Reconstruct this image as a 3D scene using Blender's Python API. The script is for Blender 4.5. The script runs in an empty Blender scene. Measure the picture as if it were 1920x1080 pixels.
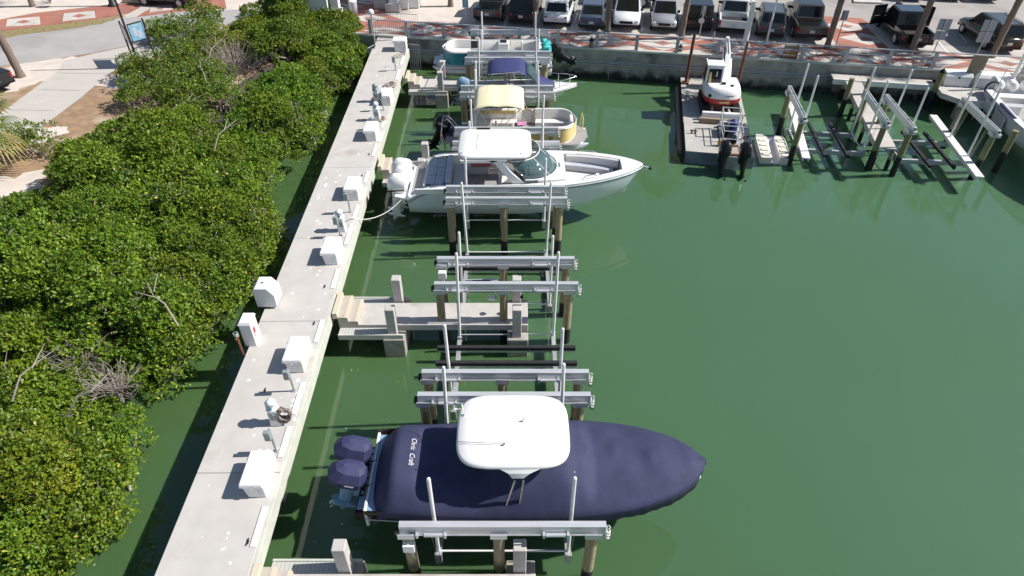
import bpy, bmesh, math, random
import numpy as np
from mathutils import Vector, Matrix, Euler
R = math.radians
PI = math.pi
random.seed(7)
C = bpy.context.scene.collection
scene = bpy.context.scene

# ------------------------------------------------------------------ camera, sky, sun, exposure
CAM_H, FPX, PITCH = 18.0, 1240.0, R(40)
cam_d = bpy.data.cameras.new('camera'); cam = bpy.data.objects.new('camera', cam_d); C.objects.link(cam)
cam.location = (0, 0, CAM_H); cam.rotation_euler = (R(90) - PITCH, 0, 0)
cam_d.sensor_width = 36.0; cam_d.lens = FPX / 1920 * 36; cam_d.clip_end = 2000
scene.camera = cam
SUN_EL, SUN_AZ = R(43), R(87.0)           # azimuth clockwise from +Y
world = bpy.data.worlds.new('World'); scene.world = world; world.use_nodes = True
wn = world.node_tree.nodes; wl = world.node_tree.links
sky = wn.new('ShaderNodeTexSky'); sky.sky_type = 'NISHITA'; sky.sun_disc = False
sky.sun_elevation = SUN_EL; sky.sun_rotation = SUN_AZ; sky.air_density = 1.0; sky.dust_density = 0.6
bgn = wn['Background']; wl.new(sky.outputs[0], bgn.inputs[0]); bgn.inputs[1].default_value = 0.078
sun_d = bpy.data.lights.new('sun', 'SUN'); sun = bpy.data.objects.new('sun', sun_d); C.objects.link(sun)
sun_d.energy = 4.95; sun_d.angle = R(0.53); sun_d.color = (1.0, 0.955, 0.89)
sdir = Vector((math.sin(SUN_AZ) * math.cos(SUN_EL), math.cos(SUN_AZ) * math.cos(SUN_EL), math.sin(SUN_EL)))
sun.rotation_euler = sdir.to_track_quat('Z', 'Y').to_euler(); sun.location = sdir * 60
vs = scene.view_settings; vs.view_transform = 'Standard'; vs.look = 'None'; vs.exposure = 0.38; vs.gamma = 1.0

def at(px, py, z):
    """The place in the world, at height z, that was measured at a point of the survey picture."""
    u = (px - 960) / FPX; v = (py - 540) / FPX
    t = (CAM_H - z) / (math.sin(PITCH) + v * math.cos(PITCH))
    return Vector((u * t, t * (math.cos(PITCH) - v * math.sin(PITCH)), z))

# ------------------------------------------------------------------ materials
def mat(name, col, rough=0.5, metal=0.0, var=0.12, scale=6.0, bump=0.0, bscale=None, spec=0.5, coat=0.0, trans=0.0,
        col2=None, stretch=None, speck=None, detail=5.0, stain=None):
    m = bpy.data.materials.new(name); m.use_nodes = True
    nt = m.node_tree; n = nt.nodes; l = nt.links; p = n['Principled BSDF']
    tc = n.new('ShaderNodeTexCoord'); src = tc.outputs['Object']
    if stretch:
        mp = n.new('ShaderNodeMapping'); mp.inputs['Scale'].default_value = stretch; l.new(src, mp.inputs[0]); src = mp.outputs[0]
    nz = n.new('ShaderNodeTexNoise'); nz.inputs['Scale'].default_value = scale; nz.inputs['Detail'].default_value = detail
    l.new(src, nz.inputs['Vector'])
    mx = n.new('ShaderNodeMix'); mx.data_type = 'RGBA'
    c = Vector(col)
    a = c * (1 - var); b = Vector(col2) if col2 else c * (1 + var)
    mx.inputs[6].default_value = (*a, 1); mx.inputs[7].default_value = (*b, 1)
    rp = n.new('ShaderNodeMapRange'); rp.inputs[1].default_value = 0.3; rp.inputs[2].default_value = 0.7
    l.new(nz.outputs[0], rp.inputs[0]); l.new(rp.outputs[0], mx.inputs[0])
    out = mx.outputs[2]
    if stain:                                   # (colour, scale, threshold): broad worn patches
        n2 = n.new('ShaderNodeTexNoise'); n2.inputs['Scale'].default_value = stain[1]; n2.inputs['Detail'].default_value = 6
        l.new(tc.outputs['Object'], n2.inputs['Vector'])
        r2 = n.new('ShaderNodeMapRange'); r2.inputs[1].default_value = stain[2]; r2.inputs[2].default_value = stain[2] + 0.12
        l.new(n2.outputs[0], r2.inputs[0])
        m2 = n.new('ShaderNodeMix'); m2.data_type = 'RGBA'; l.new(r2.outputs[0], m2.inputs[0]); l.new(out, m2.inputs[6])
        m2.inputs[7].default_value = (*stain[0], 1); out = m2.outputs[2]
    if speck:                                   # (colour, scale, size): droppings, rivets, leaves
        vo = n.new('ShaderNodeTexVoronoi'); vo.inputs['Scale'].default_value = speck[1]; vo.inputs['Randomness'].default_value = 1
        l.new(tc.outputs['Object'], vo.inputs['Vector'])
        n3 = n.new('ShaderNodeTexNoise'); n3.inputs['Scale'].default_value = speck[1] * 4; l.new(tc.outputs['Object'], n3.inputs['Vector'])
        ad = n.new('ShaderNodeMath'); ad.operation = 'MULTIPLY_ADD'; l.new(n3.outputs[0], ad.inputs[0]); ad.inputs[1].default_value = 0.25
        l.new(vo.outputs['Distance'], ad.inputs[2])
        wn_ = n.new('ShaderNodeTexNoise'); wn_.inputs['Scale'].default_value = speck[1] * 0.25; l.new(tc.outputs['Object'], wn_.inputs['Vector'])
        th = n.new('ShaderNodeMath'); th.operation = 'MULTIPLY'; l.new(wn_.outputs[0], th.inputs[0]); th.inputs[1].default_value = speck[2] * 2
        lt = n.new('ShaderNodeMath'); lt.operation = 'LESS_THAN'; l.new(ad.outputs[0], lt.inputs[0]); l.new(th.outputs[0], lt.inputs[1])
        m3 = n.new('ShaderNodeMix'); m3.data_type = 'RGBA'; l.new(lt.outputs[0], m3.inputs[0]); l.new(out, m3.inputs[6])
        m3.inputs[7].default_value = (*speck[0], 1); out = m3.outputs[2]
    l.new(out, p.inputs['Base Color'])
    p.inputs['Roughness'].default_value = rough; p.inputs['Metallic'].default_value = metal
    p.inputs['Specular IOR Level'].default_value = spec
    p.inputs['Coat Weight'].default_value = coat; p.inputs['Coat Roughness'].default_value = 0.05
    p.inputs['Transmission Weight'].default_value = trans
    if bump:
        nb = n.new('ShaderNodeTexNoise'); nb.inputs['Scale'].default_value = bscale or scale * 4; nb.inputs['Detail'].default_value = 6
        l.new(src, nb.inputs['Vector'])
        bp = n.new('ShaderNodeBump'); bp.inputs['Strength'].default_value = bump; bp.inputs['Distance'].default_value = 0.02
        l.new(nb.outputs[0], bp.inputs['Height']); l.new(bp.outputs[0], p.inputs['Normal'])
    return m

def water_material():
    m = bpy.data.materials.new('harbour_water'); m.use_nodes = True
    nt = m.node_tree; n = nt.nodes; l = nt.links; p = n['Principled BSDF']
    tc = n.new('ShaderNodeTexCoord')
    nz = n.new('ShaderNodeTexNoise'); nz.inputs['Scale'].default_value = 0.07; nz.inputs['Detail'].default_value = 3
    l.new(tc.outputs['Object'], nz.inputs['Vector'])
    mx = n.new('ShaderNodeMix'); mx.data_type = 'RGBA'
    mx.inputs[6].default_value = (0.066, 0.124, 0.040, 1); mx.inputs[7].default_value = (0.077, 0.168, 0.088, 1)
    sx_ = n.new('ShaderNodeSeparateXYZ'); l.new(tc.outputs['Object'], sx_.inputs[0])      # bluer to the right: sky reflection put into the colour, plus milkier water
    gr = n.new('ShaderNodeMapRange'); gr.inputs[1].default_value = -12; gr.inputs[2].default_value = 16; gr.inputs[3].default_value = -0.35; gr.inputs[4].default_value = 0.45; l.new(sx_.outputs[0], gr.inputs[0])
    gy = n.new('ShaderNodeMapRange'); gy.inputs[1].default_value = 24; gy.inputs[2].default_value = 44; gy.inputs[3].default_value = 0.0; gy.inputs[4].default_value = -0.15; l.new(sx_.outputs[1], gy.inputs[0])  # more olive towards the quay: reflected wall and trees put into the colour
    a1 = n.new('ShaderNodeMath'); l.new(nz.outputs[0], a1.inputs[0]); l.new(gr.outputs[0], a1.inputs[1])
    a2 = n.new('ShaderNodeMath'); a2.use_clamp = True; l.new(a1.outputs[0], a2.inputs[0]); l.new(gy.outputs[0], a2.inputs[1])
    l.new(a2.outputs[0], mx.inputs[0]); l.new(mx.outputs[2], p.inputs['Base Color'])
    p.inputs['Roughness'].default_value = 0.02; p.inputs['IOR'].default_value = 1.62
    p.inputs['Subsurface Weight'].default_value = 1.0; p.inputs['Subsurface Radius'].default_value = (0.7, 1.0, 0.7); p.inputs['Subsurface Scale'].default_value = 0.38
    wv = n.new('ShaderNodeTexNoise'); wv.inputs['Scale'].default_value = 1.1; wv.inputs['Detail'].default_value = 4
    mp = n.new('ShaderNodeMapping'); mp.inputs['Scale'].default_value = (0.55, 1.5, 1); l.new(tc.outputs['Object'], mp.inputs[0]); l.new(mp.outputs[0], wv.inputs['Vector'])
    bp = n.new('ShaderNodeBump'); bp.inputs['Strength'].default_value = 0.06; bp.inputs['Distance'].default_value = 0.04
    l.new(wv.outputs[0], bp.inputs['Height']); l.new(bp.outputs[0], p.inputs['Normal'])
    return m

def pile_material(name='treated_pile', col=(0.31, 0.255, 0.155), up=0.0):
    """Greenish treated timber that turns black with growth near the water (world height)."""
    m = mat(name, col, 0.85, var=0.3, scale=5, bump=0.6, stretch=(6, 6, 0.8))
    nt = m.node_tree; n = nt.nodes; l = nt.links; p = n['Principled BSDF']
    old = p.inputs['Base Color'].links[0].from_socket
    g = n.new('ShaderNodeNewGeometry'); sp = n.new('ShaderNodeSeparateXYZ'); l.new(g.outputs['Position'], sp.inputs[0])
    nz = n.new('ShaderNodeTexNoise'); nz.inputs['Scale'].default_value = 5; l.new(g.outputs['Position'], nz.inputs['Vector'])
    ad = n.new('ShaderNodeMath'); ad.operation = 'MULTIPLY_ADD'; l.new(nz.outputs[0], ad.inputs[0]); ad.inputs[1].default_value = 0.35; l.new(sp.outputs[2], ad.inputs[2])
    mr = n.new('ShaderNodeMapRange'); mr.inputs[1].default_value = 0.86 + up; mr.inputs[2].default_value = 0.94 + up; l.new(ad.outputs[0], mr.inputs[0])
    mx = n.new('ShaderNodeMix'); mx.data_type = 'RGBA'; l.new(mr.outputs[0], mx.inputs[0]); mx.inputs[6].default_value = (0.012, 0.013, 0.012, 1)
    l.new(old, mx.inputs[7]); l.new(mx.outputs[2], p.inputs['Base Color'])
    return m

def wall_material():
    m = mat('seawall_concrete', (0.34, 0.33, 0.30), 0.9, var=0.18, scale=1.5, bump=0.5, bscale=14, stretch=(1, 1, 0.6), stain=((0.16, 0.16, 0.145), 0.9, 0.55))
    nt = m.node_tree; n = nt.nodes; l = nt.links; p = n['Principled BSDF']
    old = p.inputs['Base Color'].links[0].from_socket
    g = n.new('ShaderNodeNewGeometry'); sp = n.new('ShaderNodeSeparateXYZ'); l.new(g.outputs['Position'], sp.inputs[0])
    nz = n.new('ShaderNodeTexNoise'); nz.inputs['Scale'].default_value = 2.2; nz.inputs['Detail'].default_value = 8; l.new(g.outputs['Position'], nz.inputs['Vector'])
    ad = n.new('ShaderNodeMath'); ad.operation = 'MULTIPLY_ADD'; l.new(nz.outputs[0], ad.inputs[0]); ad.inputs[1].default_value = 1.3; l.new(sp.outputs[2], ad.inputs[2])
    mr = n.new('ShaderNodeMapRange'); mr.inputs[1].default_value = 0.85; mr.inputs[2].default_value = 1.35; l.new(ad.outputs[0], mr.inputs[0])
    mx = n.new('ShaderNodeMix'); mx.data_type = 'RGBA'; l.new(mr.outputs[0], mx.inputs[0]); mx.inputs[6].default_value = (0.03, 0.03, 0.026, 1)
    l.new(old, mx.inputs[7]); l.new(mx.outputs[2], p.inputs['Base Color'])
    return m

def leaf_material(name, c1, c2, c3):
    m = bpy.data.materials.new(name); m.use_nodes = True
    nt = m.node_tree; n = nt.nodes; l = nt.links; p = n['Principled BSDF']
    at_ = n.new('ShaderNodeAttribute'); at_.attribute_name = 'leaf_tone'
    cr = n.new('ShaderNodeValToRGB'); e = cr.color_ramp.elements
    e[0].position = 0.0; e[0].color = (*c1, 1); e[1].position = 0.8; e[1].color = (*c2, 1)
    x = cr.color_ramp.elements.new(1.0); x.color = (*c3, 1)
    l.new(at_.outputs['Fac'], cr.inputs[0])
    oi = n.new('ShaderNodeObjectInfo'); tint = n.new('ShaderNodeHueSaturation')
    for sock, lo, hi in (('Value', 0.90, 1.18), ('Hue', 0.485, 0.508)):
        k = n.new('ShaderNodeMapRange'); k.inputs[3].default_value = lo; k.inputs[4].default_value = hi
        l.new(oi.outputs['Random'], k.inputs[0]); l.new(k.outputs[0], tint.inputs[sock])
    l.new(cr.outputs[0], tint.inputs['Color']); l.new(tint.outputs[0], p.inputs['Base Color'])
    p.inputs['Roughness'].default_value = 0.5; p.inputs['Specular IOR Level'].default_value = 0.4
    tr = n.new('ShaderNodeBsdfTranslucent'); hs = n.new('ShaderNodeHueSaturation'); hs.inputs['Value'].default_value = 1.5; hs.inputs['Hue'].default_value = 0.48
    l.new(tint.outputs[0], hs.inputs['Color']); l.new(hs.outputs[0], tr.inputs[0])
    ms = n.new('ShaderNodeMixShader'); ms.inputs[0].default_value = 0.22
    l.new(p.outputs[0], ms.inputs[1]); l.new(tr.outputs[0], ms.inputs[2]); l.new(ms.outputs[0], n['Material Output'].inputs[0])
    return m

M = {}
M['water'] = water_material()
M['pile'] = pile_material()
M['pile_green'] = pile_material('weathered_green_pile', (0.20, 0.195, 0.10), 0.45)
M['wall'] = wall_material()
M['concrete'] = mat('dock_concrete', (0.50, 0.475, 0.445), 0.85, var=0.07, scale=1.2, bump=0.12, bscale=60, detail=9, stain=((0.39, 0.345, 0.30), 0.55, 0.62), speck=((0.80, 0.79, 0.77), 2.4, 0.235))
M['concrete_plain'] = mat('pier_concrete', (0.49, 0.465, 0.44), 0.88, var=0.08, scale=2.5, bump=0.2, bscale=50, detail=8, stain=((0.36, 0.33, 0.29), 0.8, 0.6))
M['concrete_edge'] = mat('edge_concrete', (0.52, 0.53, 0.47), 0.85, var=0.08, scale=3)
M['concrete_dark'] = mat('weathered_concrete', (0.33, 0.31, 0.28), 0.9, var=0.2, scale=4, bump=0.4, bscale=30)
M['nosing'] = mat('cream_step_nosing', (0.60, 0.53, 0.40), 0.8, var=0.05)
M['step'] = mat('tan_step', (0.43, 0.39, 0.34), 0.85, var=0.08, scale=5)
M['plank'] = mat('grey_plank', (0.46, 0.46, 0.44), 0.8, var=0.06, scale=8, stretch=(4, 0.6, 1))
M['strip'] = mat('white_rub_strip', (0.74, 0.73, 0.70), 0.6, var=0.04)
M['joint'] = mat('dark_joint', (0.2, 0.19, 0.175), 0.9)
M['white'] = mat('white_gelcoat', (0.80, 0.80, 0.79), 0.28, var=0.02, scale=2, coat=0.3)
M['white_box'] = mat('white_fiberglass', (0.78, 0.78, 0.77), 0.4, var=0.03, scale=3, coat=0.1)
M['hull_blue'] = mat('pale_blue_grey_gelcoat', (0.62, 0.69, 0.73), 0.2, var=0.03, scale=2, coat=0.5)
M['offwhite'] = mat('offwhite_vinyl', (0.70, 0.675, 0.64), 0.55, var=0.05, scale=6, bump=0.1)
M['grey_vinyl'] = mat('light_grey_vinyl', (0.46, 0.48, 0.52), 0.55, var=0.05, scale=6, bump=0.1)
M['pvc'] = mat('white_pvc', (0.76, 0.76, 0.75), 0.4, var=0.03)
M['alu'] = mat('mill_aluminium', (0.66, 0.67, 0.69), 0.38, 0.45, var=0.1, scale=3, stretch=(0.4, 6, 6))
M['alu_dull'] = mat('dull_aluminium', (0.52, 0.53, 0.55), 0.5, 0.55, var=0.12, scale=4)
M['rail'] = mat('grey_railing_paint', (0.40, 0.42, 0.46), 0.45, 0.2, var=0.06)
M['steel'] = mat('stainless', (0.72, 0.72, 0.74), 0.2, 0.95, var=0.05)
M['carpet'] = mat('black_bunk_carpet', (0.022, 0.022, 0.026), 0.95, var=0.3, scale=9, speck=((0.5, 0.5, 0.5), 7, 0.07))
M['black'] = mat('black_plastic', (0.010, 0.010, 0.012), 0.28, var=0.2, spec=0.35)
M['rubber'] = mat('black_rubber', (0.02, 0.02, 0.02), 0.8, var=0.2)
M['navy'] = mat('navy_canvas', (0.041, 0.045, 0.096), 0.75, var=0.14, scale=1.6, bump=0.35, bscale=4.5, spec=0.25, speck=((0.06, 0.062, 0.125), 1.1, 0.12))
M['navy_bright'] = mat('blue_canvas', (0.034, 0.042, 0.14), 0.7, var=0.1, scale=3, bump=0.2, bscale=5)
M['cover_blue'] = mat('blue_engine_cover', (0.032, 0.036, 0.10), 0.7, var=0.12, scale=4, bump=0.3, bscale=6)
M['ltblue'] = mat('pale_blue_paint', (0.22, 0.36, 0.50), 0.35, var=0.08)
M['burgundy'] = mat('dark_hull_paint', (0.035, 0.010, 0.014), 0.15, var=0.1, coat=0.5)
M['glass_green'] = mat('green_tinted_glass', (0.07, 0.14, 0.15), 0.06, var=0.05, spec=0.6, coat=0.4)
M['glass_dark'] = mat('dark_car_glass', (0.012, 0.014, 0.016), 0.08, var=0.1, spec=0.5)
M['cream'] = mat('cream_canvas', (0.78, 0.72, 0.48), 0.75, var=0.04, scale=2, bump=0.15, bscale=5)
M['gold'] = mat('gold_panel', (0.76, 0.56, 0.25), 0.4, var=0.06)
M['gold_pale'] = mat('pale_gold_vinyl', (0.62, 0.45, 0.18), 0.5, var=0.06)
M['teal'] = mat('teal_panel', (0.015, 0.22, 0.27), 0.35, var=0.08)
M['teal_bright'] = mat('teal_canvas', (0.03, 0.38, 0.38), 0.6, var=0.15)
M['deck_grey'] = mat('grey_deck_carpet', (0.30, 0.29, 0.29), 0.9, var=0.12, scale=12)
M['deck_tan'] = mat('tan_deck', (0.36, 0.32, 0.28), 0.8, var=0.08)
M['wood'] = mat('weathered_timber', (0.30, 0.23, 0.16), 0.85, var=0.25, scale=6, stretch=(0.5, 6, 6), bump=0.4)
M['barge_deck'] = mat('barge_deck_paint', (0.43, 0.41, 0.38), 0.8, var=0.12, scale=1.4, stain=((0.38, 0.35, 0.31), 0.7, 0.58), bump=0.15)
M['barge_side'] = mat('barge_side_paint', (0.16, 0.19, 0.22), 0.65, var=0.2, scale=2, stain=((0.10, 0.075, 0.06), 1.2, 0.6))
M['rust'] = mat('rusty_steel', (0.16, 0.065, 0.035), 0.85, var=0.35, scale=5, bump=0.4, stretch=(2, 2, 0.5))
M['red'] = mat('red_machine_paint', (0.42, 0.03, 0.035), 0.4, var=0.1)
M['red_lens'] = mat('red_lamp_lens', (0.35, 0.012, 0.012), 0.2, var=0.05, coat=0.5)
M['lamp_lens'] = mat('clear_lamp_lens', (0.70, 0.72, 0.74), 0.1, var=0.05, coat=0.6)
M['orange'] = mat('orange_paint', (0.55, 0.25, 0.03), 0.5, var=0.1)
M['blue'] = mat('blue_tarp', (0.02, 0.045, 0.22), 0.6, var=0.2)
M['float_cream'] = mat('cream_polyethylene', (0.66, 0.63, 0.56), 0.6, var=0.05, scale=3, stain=((0.45, 0.42, 0.36), 1.5, 0.62))
M['asphalt'] = mat('pale_asphalt', (0.36, 0.335, 0.315), 0.9, var=0.07, scale=0.6, bump=0.3, bscale=90, detail=10, stain=((0.29, 0.27, 0.255), 0.25, 0.56))
M['road'] = mat('worn_road_concrete', (0.37, 0.355, 0.345), 0.9, var=0.06, scale=0.5, bump=0.3, bscale=90, detail=10, stain=((0.32, 0.305, 0.295), 0.3, 0.56))
M['pavement'] = mat('pavement_concrete', (0.49, 0.455, 0.42), 0.88, var=0.05, scale=1, bump=0.15, bscale=60, detail=8)
M['brick'] = mat('red_paver', (0.36, 0.145, 0.105), 0.9, var=0.18, scale=1.3, bump=0.3, bscale=40, detail=10, stain=((0.30, 0.16, 0.13), 0.8, 0.56))
M['paver_white'] = mat('pale_paver', (0.53, 0.49, 0.45), 0.9, var=0.12, scale=1.3, bump=0.25, bscale=40, detail=10, stain=((0.42, 0.38, 0.35), 0.8, 0.57))
M['sand'] = mat('white_sand', (0.60, 0.53, 0.47), 0.95, var=0.09, scale=1.2, bump=0.5, bscale=16, detail=10, speck=((0.30, 0.25, 0.2), 1.6, 0.09))
M['glass_green'].node_tree.nodes['Principled BSDF'].inputs['Alpha'].default_value = 0.58
M['soil'] = mat('dry_grass_soil', (0.31, 0.205, 0.125), 0.97, var=0.22, scale=2.2, bump=0.7, bscale=30, detail=12, stain=((0.48, 0.38, 0.30), 0.35, 0.57))
M['verge'] = mat('dry_verge_grass', (0.25, 0.20, 0.09), 0.97, var=0.35, scale=4, bump=0.8, bscale=40, detail=12)
M['mud'] = mat('dark_mud', (0.045, 0.036, 0.028), 0.9, var=0.3, scale=2, bump=0.5)
M['paint_white'] = mat('road_marking', (0.70, 0.69, 0.67), 0.8, var=0.1, scale=8)
M['bark'] = mat('palm_bark', (0.20, 0.155, 0.125), 0.95, var=0.25, scale=4, stretch=(3, 3, 9), bump=0.8)
M['twig'] = mat('grey_twig', (0.30, 0.26, 0.225), 0.9, var=0.25, scale=6)
M['leaf'] = leaf_material('mangrove_leaf', (0.045, 0.110, 0.011), (0.20, 0.305, 0.022), (0.46, 0.42, 0.05))
M['leaf_yellow'] = leaf_material('yellowing_leaf', (0.12, 0.18, 0.012), (0.30, 0.33, 0.02), (0.48, 0.38, 0.05))
M['frond'] = leaf_material('palm_frond', (0.05, 0.11, 0.02), (0.18, 0.25, 0.04), (0.40, 0.31, 0.14))
M['sign_grey'] = mat('sign_back', (0.30, 0.34, 0.40), 0.5, 0.3, var=0.05)
M['sign_brown'] = mat('board_back', (0.27, 0.22, 0.155), 0.8, var=0.12)
M['sign_blue'] = mat('blue_sign_face', (0.20, 0.42, 0.58), 0.5, var=0.15, scale=5)
M['post_black'] = mat('black_post_paint', (0.02, 0.022, 0.025), 0.5, var=0.2)
M['grey_box'] = mat('grey_electrical_box', (0.28, 0.33, 0.33), 0.5, 0.2, var=0.06)
M['rope'] = mat('tan_rope', (0.42, 0.36, 0.29), 0.9, var=0.2, scale=20)
M['hose'] = mat('grey_hose', (0.20, 0.16, 0.15), 0.6, var=0.2)
M['rope_white'] = mat('white_rope', (0.66, 0.65, 0.62), 0.85, var=0.1, scale=20)
M['skin'] = mat('skin', (0.40, 0.23, 0.16), 0.6, var=0.05)
M['shirt'] = mat('blue_shirt', (0.04, 0.09, 0.24), 0.85, var=0.1)
M['trousers'] = mat('dark_trousers', (0.02, 0.02, 0.025), 0.85, var=0.1)
M['plate'] = mat('licence_plate', (0.62, 0.64, 0.64), 0.4, var=0.1, scale=14)
def paint(name, c, coat=0.45, metal=0.2): M[name] = mat(name, c, 0.16, metal, var=0.03, scale=2, coat=coat)
paint('car_white', (0.76, 0.77, 0.78), metal=0.0); paint('car_silver', (0.44, 0.46, 0.48), metal=0.4); paint('car_slate', (0.085, 0.11, 0.15), metal=0.3)
paint('car_black', (0.014, 0.015, 0.017)); paint('car_grey', (0.085, 0.085, 0.09), metal=0.3); paint('car_olive', (0.04, 0.035, 0.022), metal=0.3)
paint('car_gunmetal', (0.09, 0.095, 0.095), metal=0.3); paint('car_taupe', (0.13, 0.115, 0.10), metal=0.3); paint('car_navy', (0.02, 0.03, 0.055))

# ------------------------------------------------------------------ mesh builder
class MB:
    def __init__(self, *mats):
        self.v = []; self.f = []; self.mi = []; self.sm = []; self.mats = [M[m] if isinstance(m, str) else m for m in mats]; self.cur = 0; self.T = Matrix()
    def use(self, m):
        m = M[m] if isinstance(m, str) else m
        if m not in self.mats: self.mats.append(m)
        self.cur = self.mats.index(m); return self
    def add(self, vs, fs, smooth=False):
        b = len(self.v)
        self.v += [tuple(self.T @ Vector(p)) for p in vs]
        for f in fs: self.f.append([b + i for i in f]); self.mi.append(self.cur); self.sm.append(smooth)
        return self
    def box(self, x0, x1, y0, y1, z0, z1):
        return self.add([(x0,y0,z0),(x1,y0,z0),(x1,y1,z0),(x0,y1,z0),(x0,y0,z1),(x1,y0,z1),(x1,y1,z1),(x0,y1,z1)],
                        [(3,2,1,0),(4,5,6,7),(0,1,5,4),(1,2,6,5),(2,3,7,6),(3,0,4,7)])
    def frust(self, b, z0, t, z1):              # two rectangles (x0,x1,y0,y1)
        return self.add([(b[0],b[2],z0),(b[1],b[2],z0),(b[1],b[3],z0),(b[0],b[3],z0),(t[0],t[2],z1),(t[1],t[2],z1),(t[1],t[3],z1),(t[0],t[3],z1)],
                        [(3,2,1,0),(4,5,6,7),(0,1,5,4),(1,2,6,5),(2,3,7,6),(3,0,4,7)])
    def quad(self, *p): return self.add(p, [tuple(range(len(p)))])
    def loft(self, rings, cap0=True, cap1=True, closed=True, smooth=True):
        n = len(rings[0]); vs = [p for r in rings for p in r]; fs = []
        for i in range(len(rings) - 1):
            for j in range(n if closed else n - 1):
                a = i*n + j; b = i*n + (j+1) % n
                fs.append((a, b, b + n, a + n))
        self.add(vs, fs, smooth)
        if cap0: self.add(rings[0], [tuple(reversed(range(n)))])
        if cap1: self.add(rings[-1], [tuple(range(n))])
        return self
    def prism(self, pts, z0, z1):               # plan outline, counter-clockwise
        return self.loft([[(x, y, z0) for x, y in pts], [(x, y, z1) for x, y in pts]], smooth=False)
    def side(self, pts, y0, y1):                # outline in x,z, pushed along y
        return self.loft([[(x, y0, z) for x, z in pts], [(x, y1, z) for x, z in pts]], smooth=False)
    def cyl(self, p0, p1, r0, r1=None, n=10, smooth=True):
        p0 = Vector(p0); p1 = Vector(p1); r1 = r0 if r1 is None else r1
        d = (p1 - p0).normalized(); a = d.orthogonal().normalized(); b = d.cross(a)
        R_ = lambda c, r: [tuple(c + (a*math.cos(t) + b*math.sin(t))*r) for t in [2*PI*k/n for k in range(n)]]
        return self.loft([R_(p0, r0), R_(p1, r1)], smooth=smooth)
    def tube(self, pts, r, n=6, taper=None):
        pts = [Vector(p) for p in pts]; rings = []
        a = None
        for i, p in enumerate(pts):
            d = (pts[min(i+1, len(pts)-1)] - pts[max(i-1, 0)]).normalized()
            a = d.orthogonal().normalized() if a is None else (a - d*a.dot(d)).normalized()
            b = d.cross(a); rr = r if taper is None else r + (taper - r)*i/(len(pts)-1)
            rings.append([tuple(p + (a*math.cos(t) + b*math.sin(t))*rr) for t in [2*PI*k/n for k in range(n)]])
        return self.loft(rings)
    def lathe(self, prof, n=14, c=(0, 0, 0)):   # (r, z) from bottom to top
        return self.loft([[(c[0]+r*math.cos(2*PI*k/n), c[1]+r*math.sin(2*PI*k/n), c[2]+z) for k in range(n)] for r, z in prof])
    def ball(self, c, r, n=10, s=(1, 1, 1)):
        return self.lathe([(max(0.001, math.sin(PI*k/8))*r, 0) for k in range(0)] or [(max(0.002, r*s[0]*math.sin(PI*k/8)), -r*s[2]*math.cos(PI*k/8)) for k in range(9)], n, c)
    def build(self, name, parent=None, bevel=0, seg=2, sub=0, loc=None, angle=None):
        me = bpy.data.meshes.new(name); me.from_pydata(self.v, [], self.f)
        for m in self.mats: me.materials.append(m)
        me.polygons.foreach_set('material_index', self.mi); me.polygons.foreach_set('use_smooth', self.sm)
        me.update(); o = bpy.data.objects.new(name, me); C.objects.link(o)
        if parent: o.parent = parent
        if loc is not None: o.location = loc
        if bevel:
            md = o.modifiers.new('bevel', 'BEVEL'); md.width = bevel; md.segments = seg; md.limit_method = 'ANGLE'; md.angle_limit = R(angle or 35)
        if sub:
            md = o.modifiers.new('sub', 'SUBSURF'); md.levels = sub; md.render_levels = sub
        return o

def tag(o, label=None, cat=None, group=None, kind=None):
    if label: o['label'] = label
    if cat: o['category'] = cat
    if group: o['group'] = group
    if kind: o['kind'] = kind
    return o
def thing(name, label, cat, loc=(0, 0, 0), rz=0.0, group=None):
    o = bpy.data.objects.new(name, None); C.objects.link(o); o.location = loc; o.rotation_euler = (0, 0, rz)
    o.empty_display_size = 0.2
    return tag(o, label, cat, group)
def copy_tree(o, parent=None, **props):
    c = o.copy(); C.objects.link(c); c.parent = parent
    for k, v in props.items(): c[k] = v
    for ch in list(o.children): copy_tree(ch, c)
    return c
def structure(name, mb, **k): return tag(mb.build(name, **k), kind='structure')
def sheet(name, matn, pts, z, th=None, kind='structure'):
    mb = MB(matn); p = [(x, y) for x, y in pts]
    a = sum(p[i][0]*p[(i+1) % len(p)][1] - p[(i+1) % len(p)][0]*p[i][1] for i in range(len(p)))
    if a < 0: p.reverse()
    if th: mb.prism(p, z - th, z)
    else: mb.add([(x, y, z) for x, y in p], [tuple(range(len(p)))])
    o = mb.build(name)
    if kind: o['kind'] = kind
    return o
def text_mesh(name, s, size, m, parent, mtx, extrude=0.004, shear=0.0):
    cu = bpy.data.curves.new(name, 'FONT'); cu.body = s; cu.size = size; cu.extrude = extrude; cu.shear = shear; cu.align_x = 'CENTER'; cu.align_y = 'CENTER'
    tmp = bpy.data.objects.new('tmp_text', cu); C.objects.link(tmp)
    bpy.context.view_layer.update()
    me = bpy.data.meshes.new_from_object(tmp.evaluated_get(bpy.context.evaluated_depsgraph_get()))
    bpy.data.objects.remove(tmp); me.name = name; me.materials.clear(); me.materials.append(M[m])
    o = bpy.data.objects.new(name, me); C.objects.link(o); o.parent = parent; o.matrix_local = mtx
    return o

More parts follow.
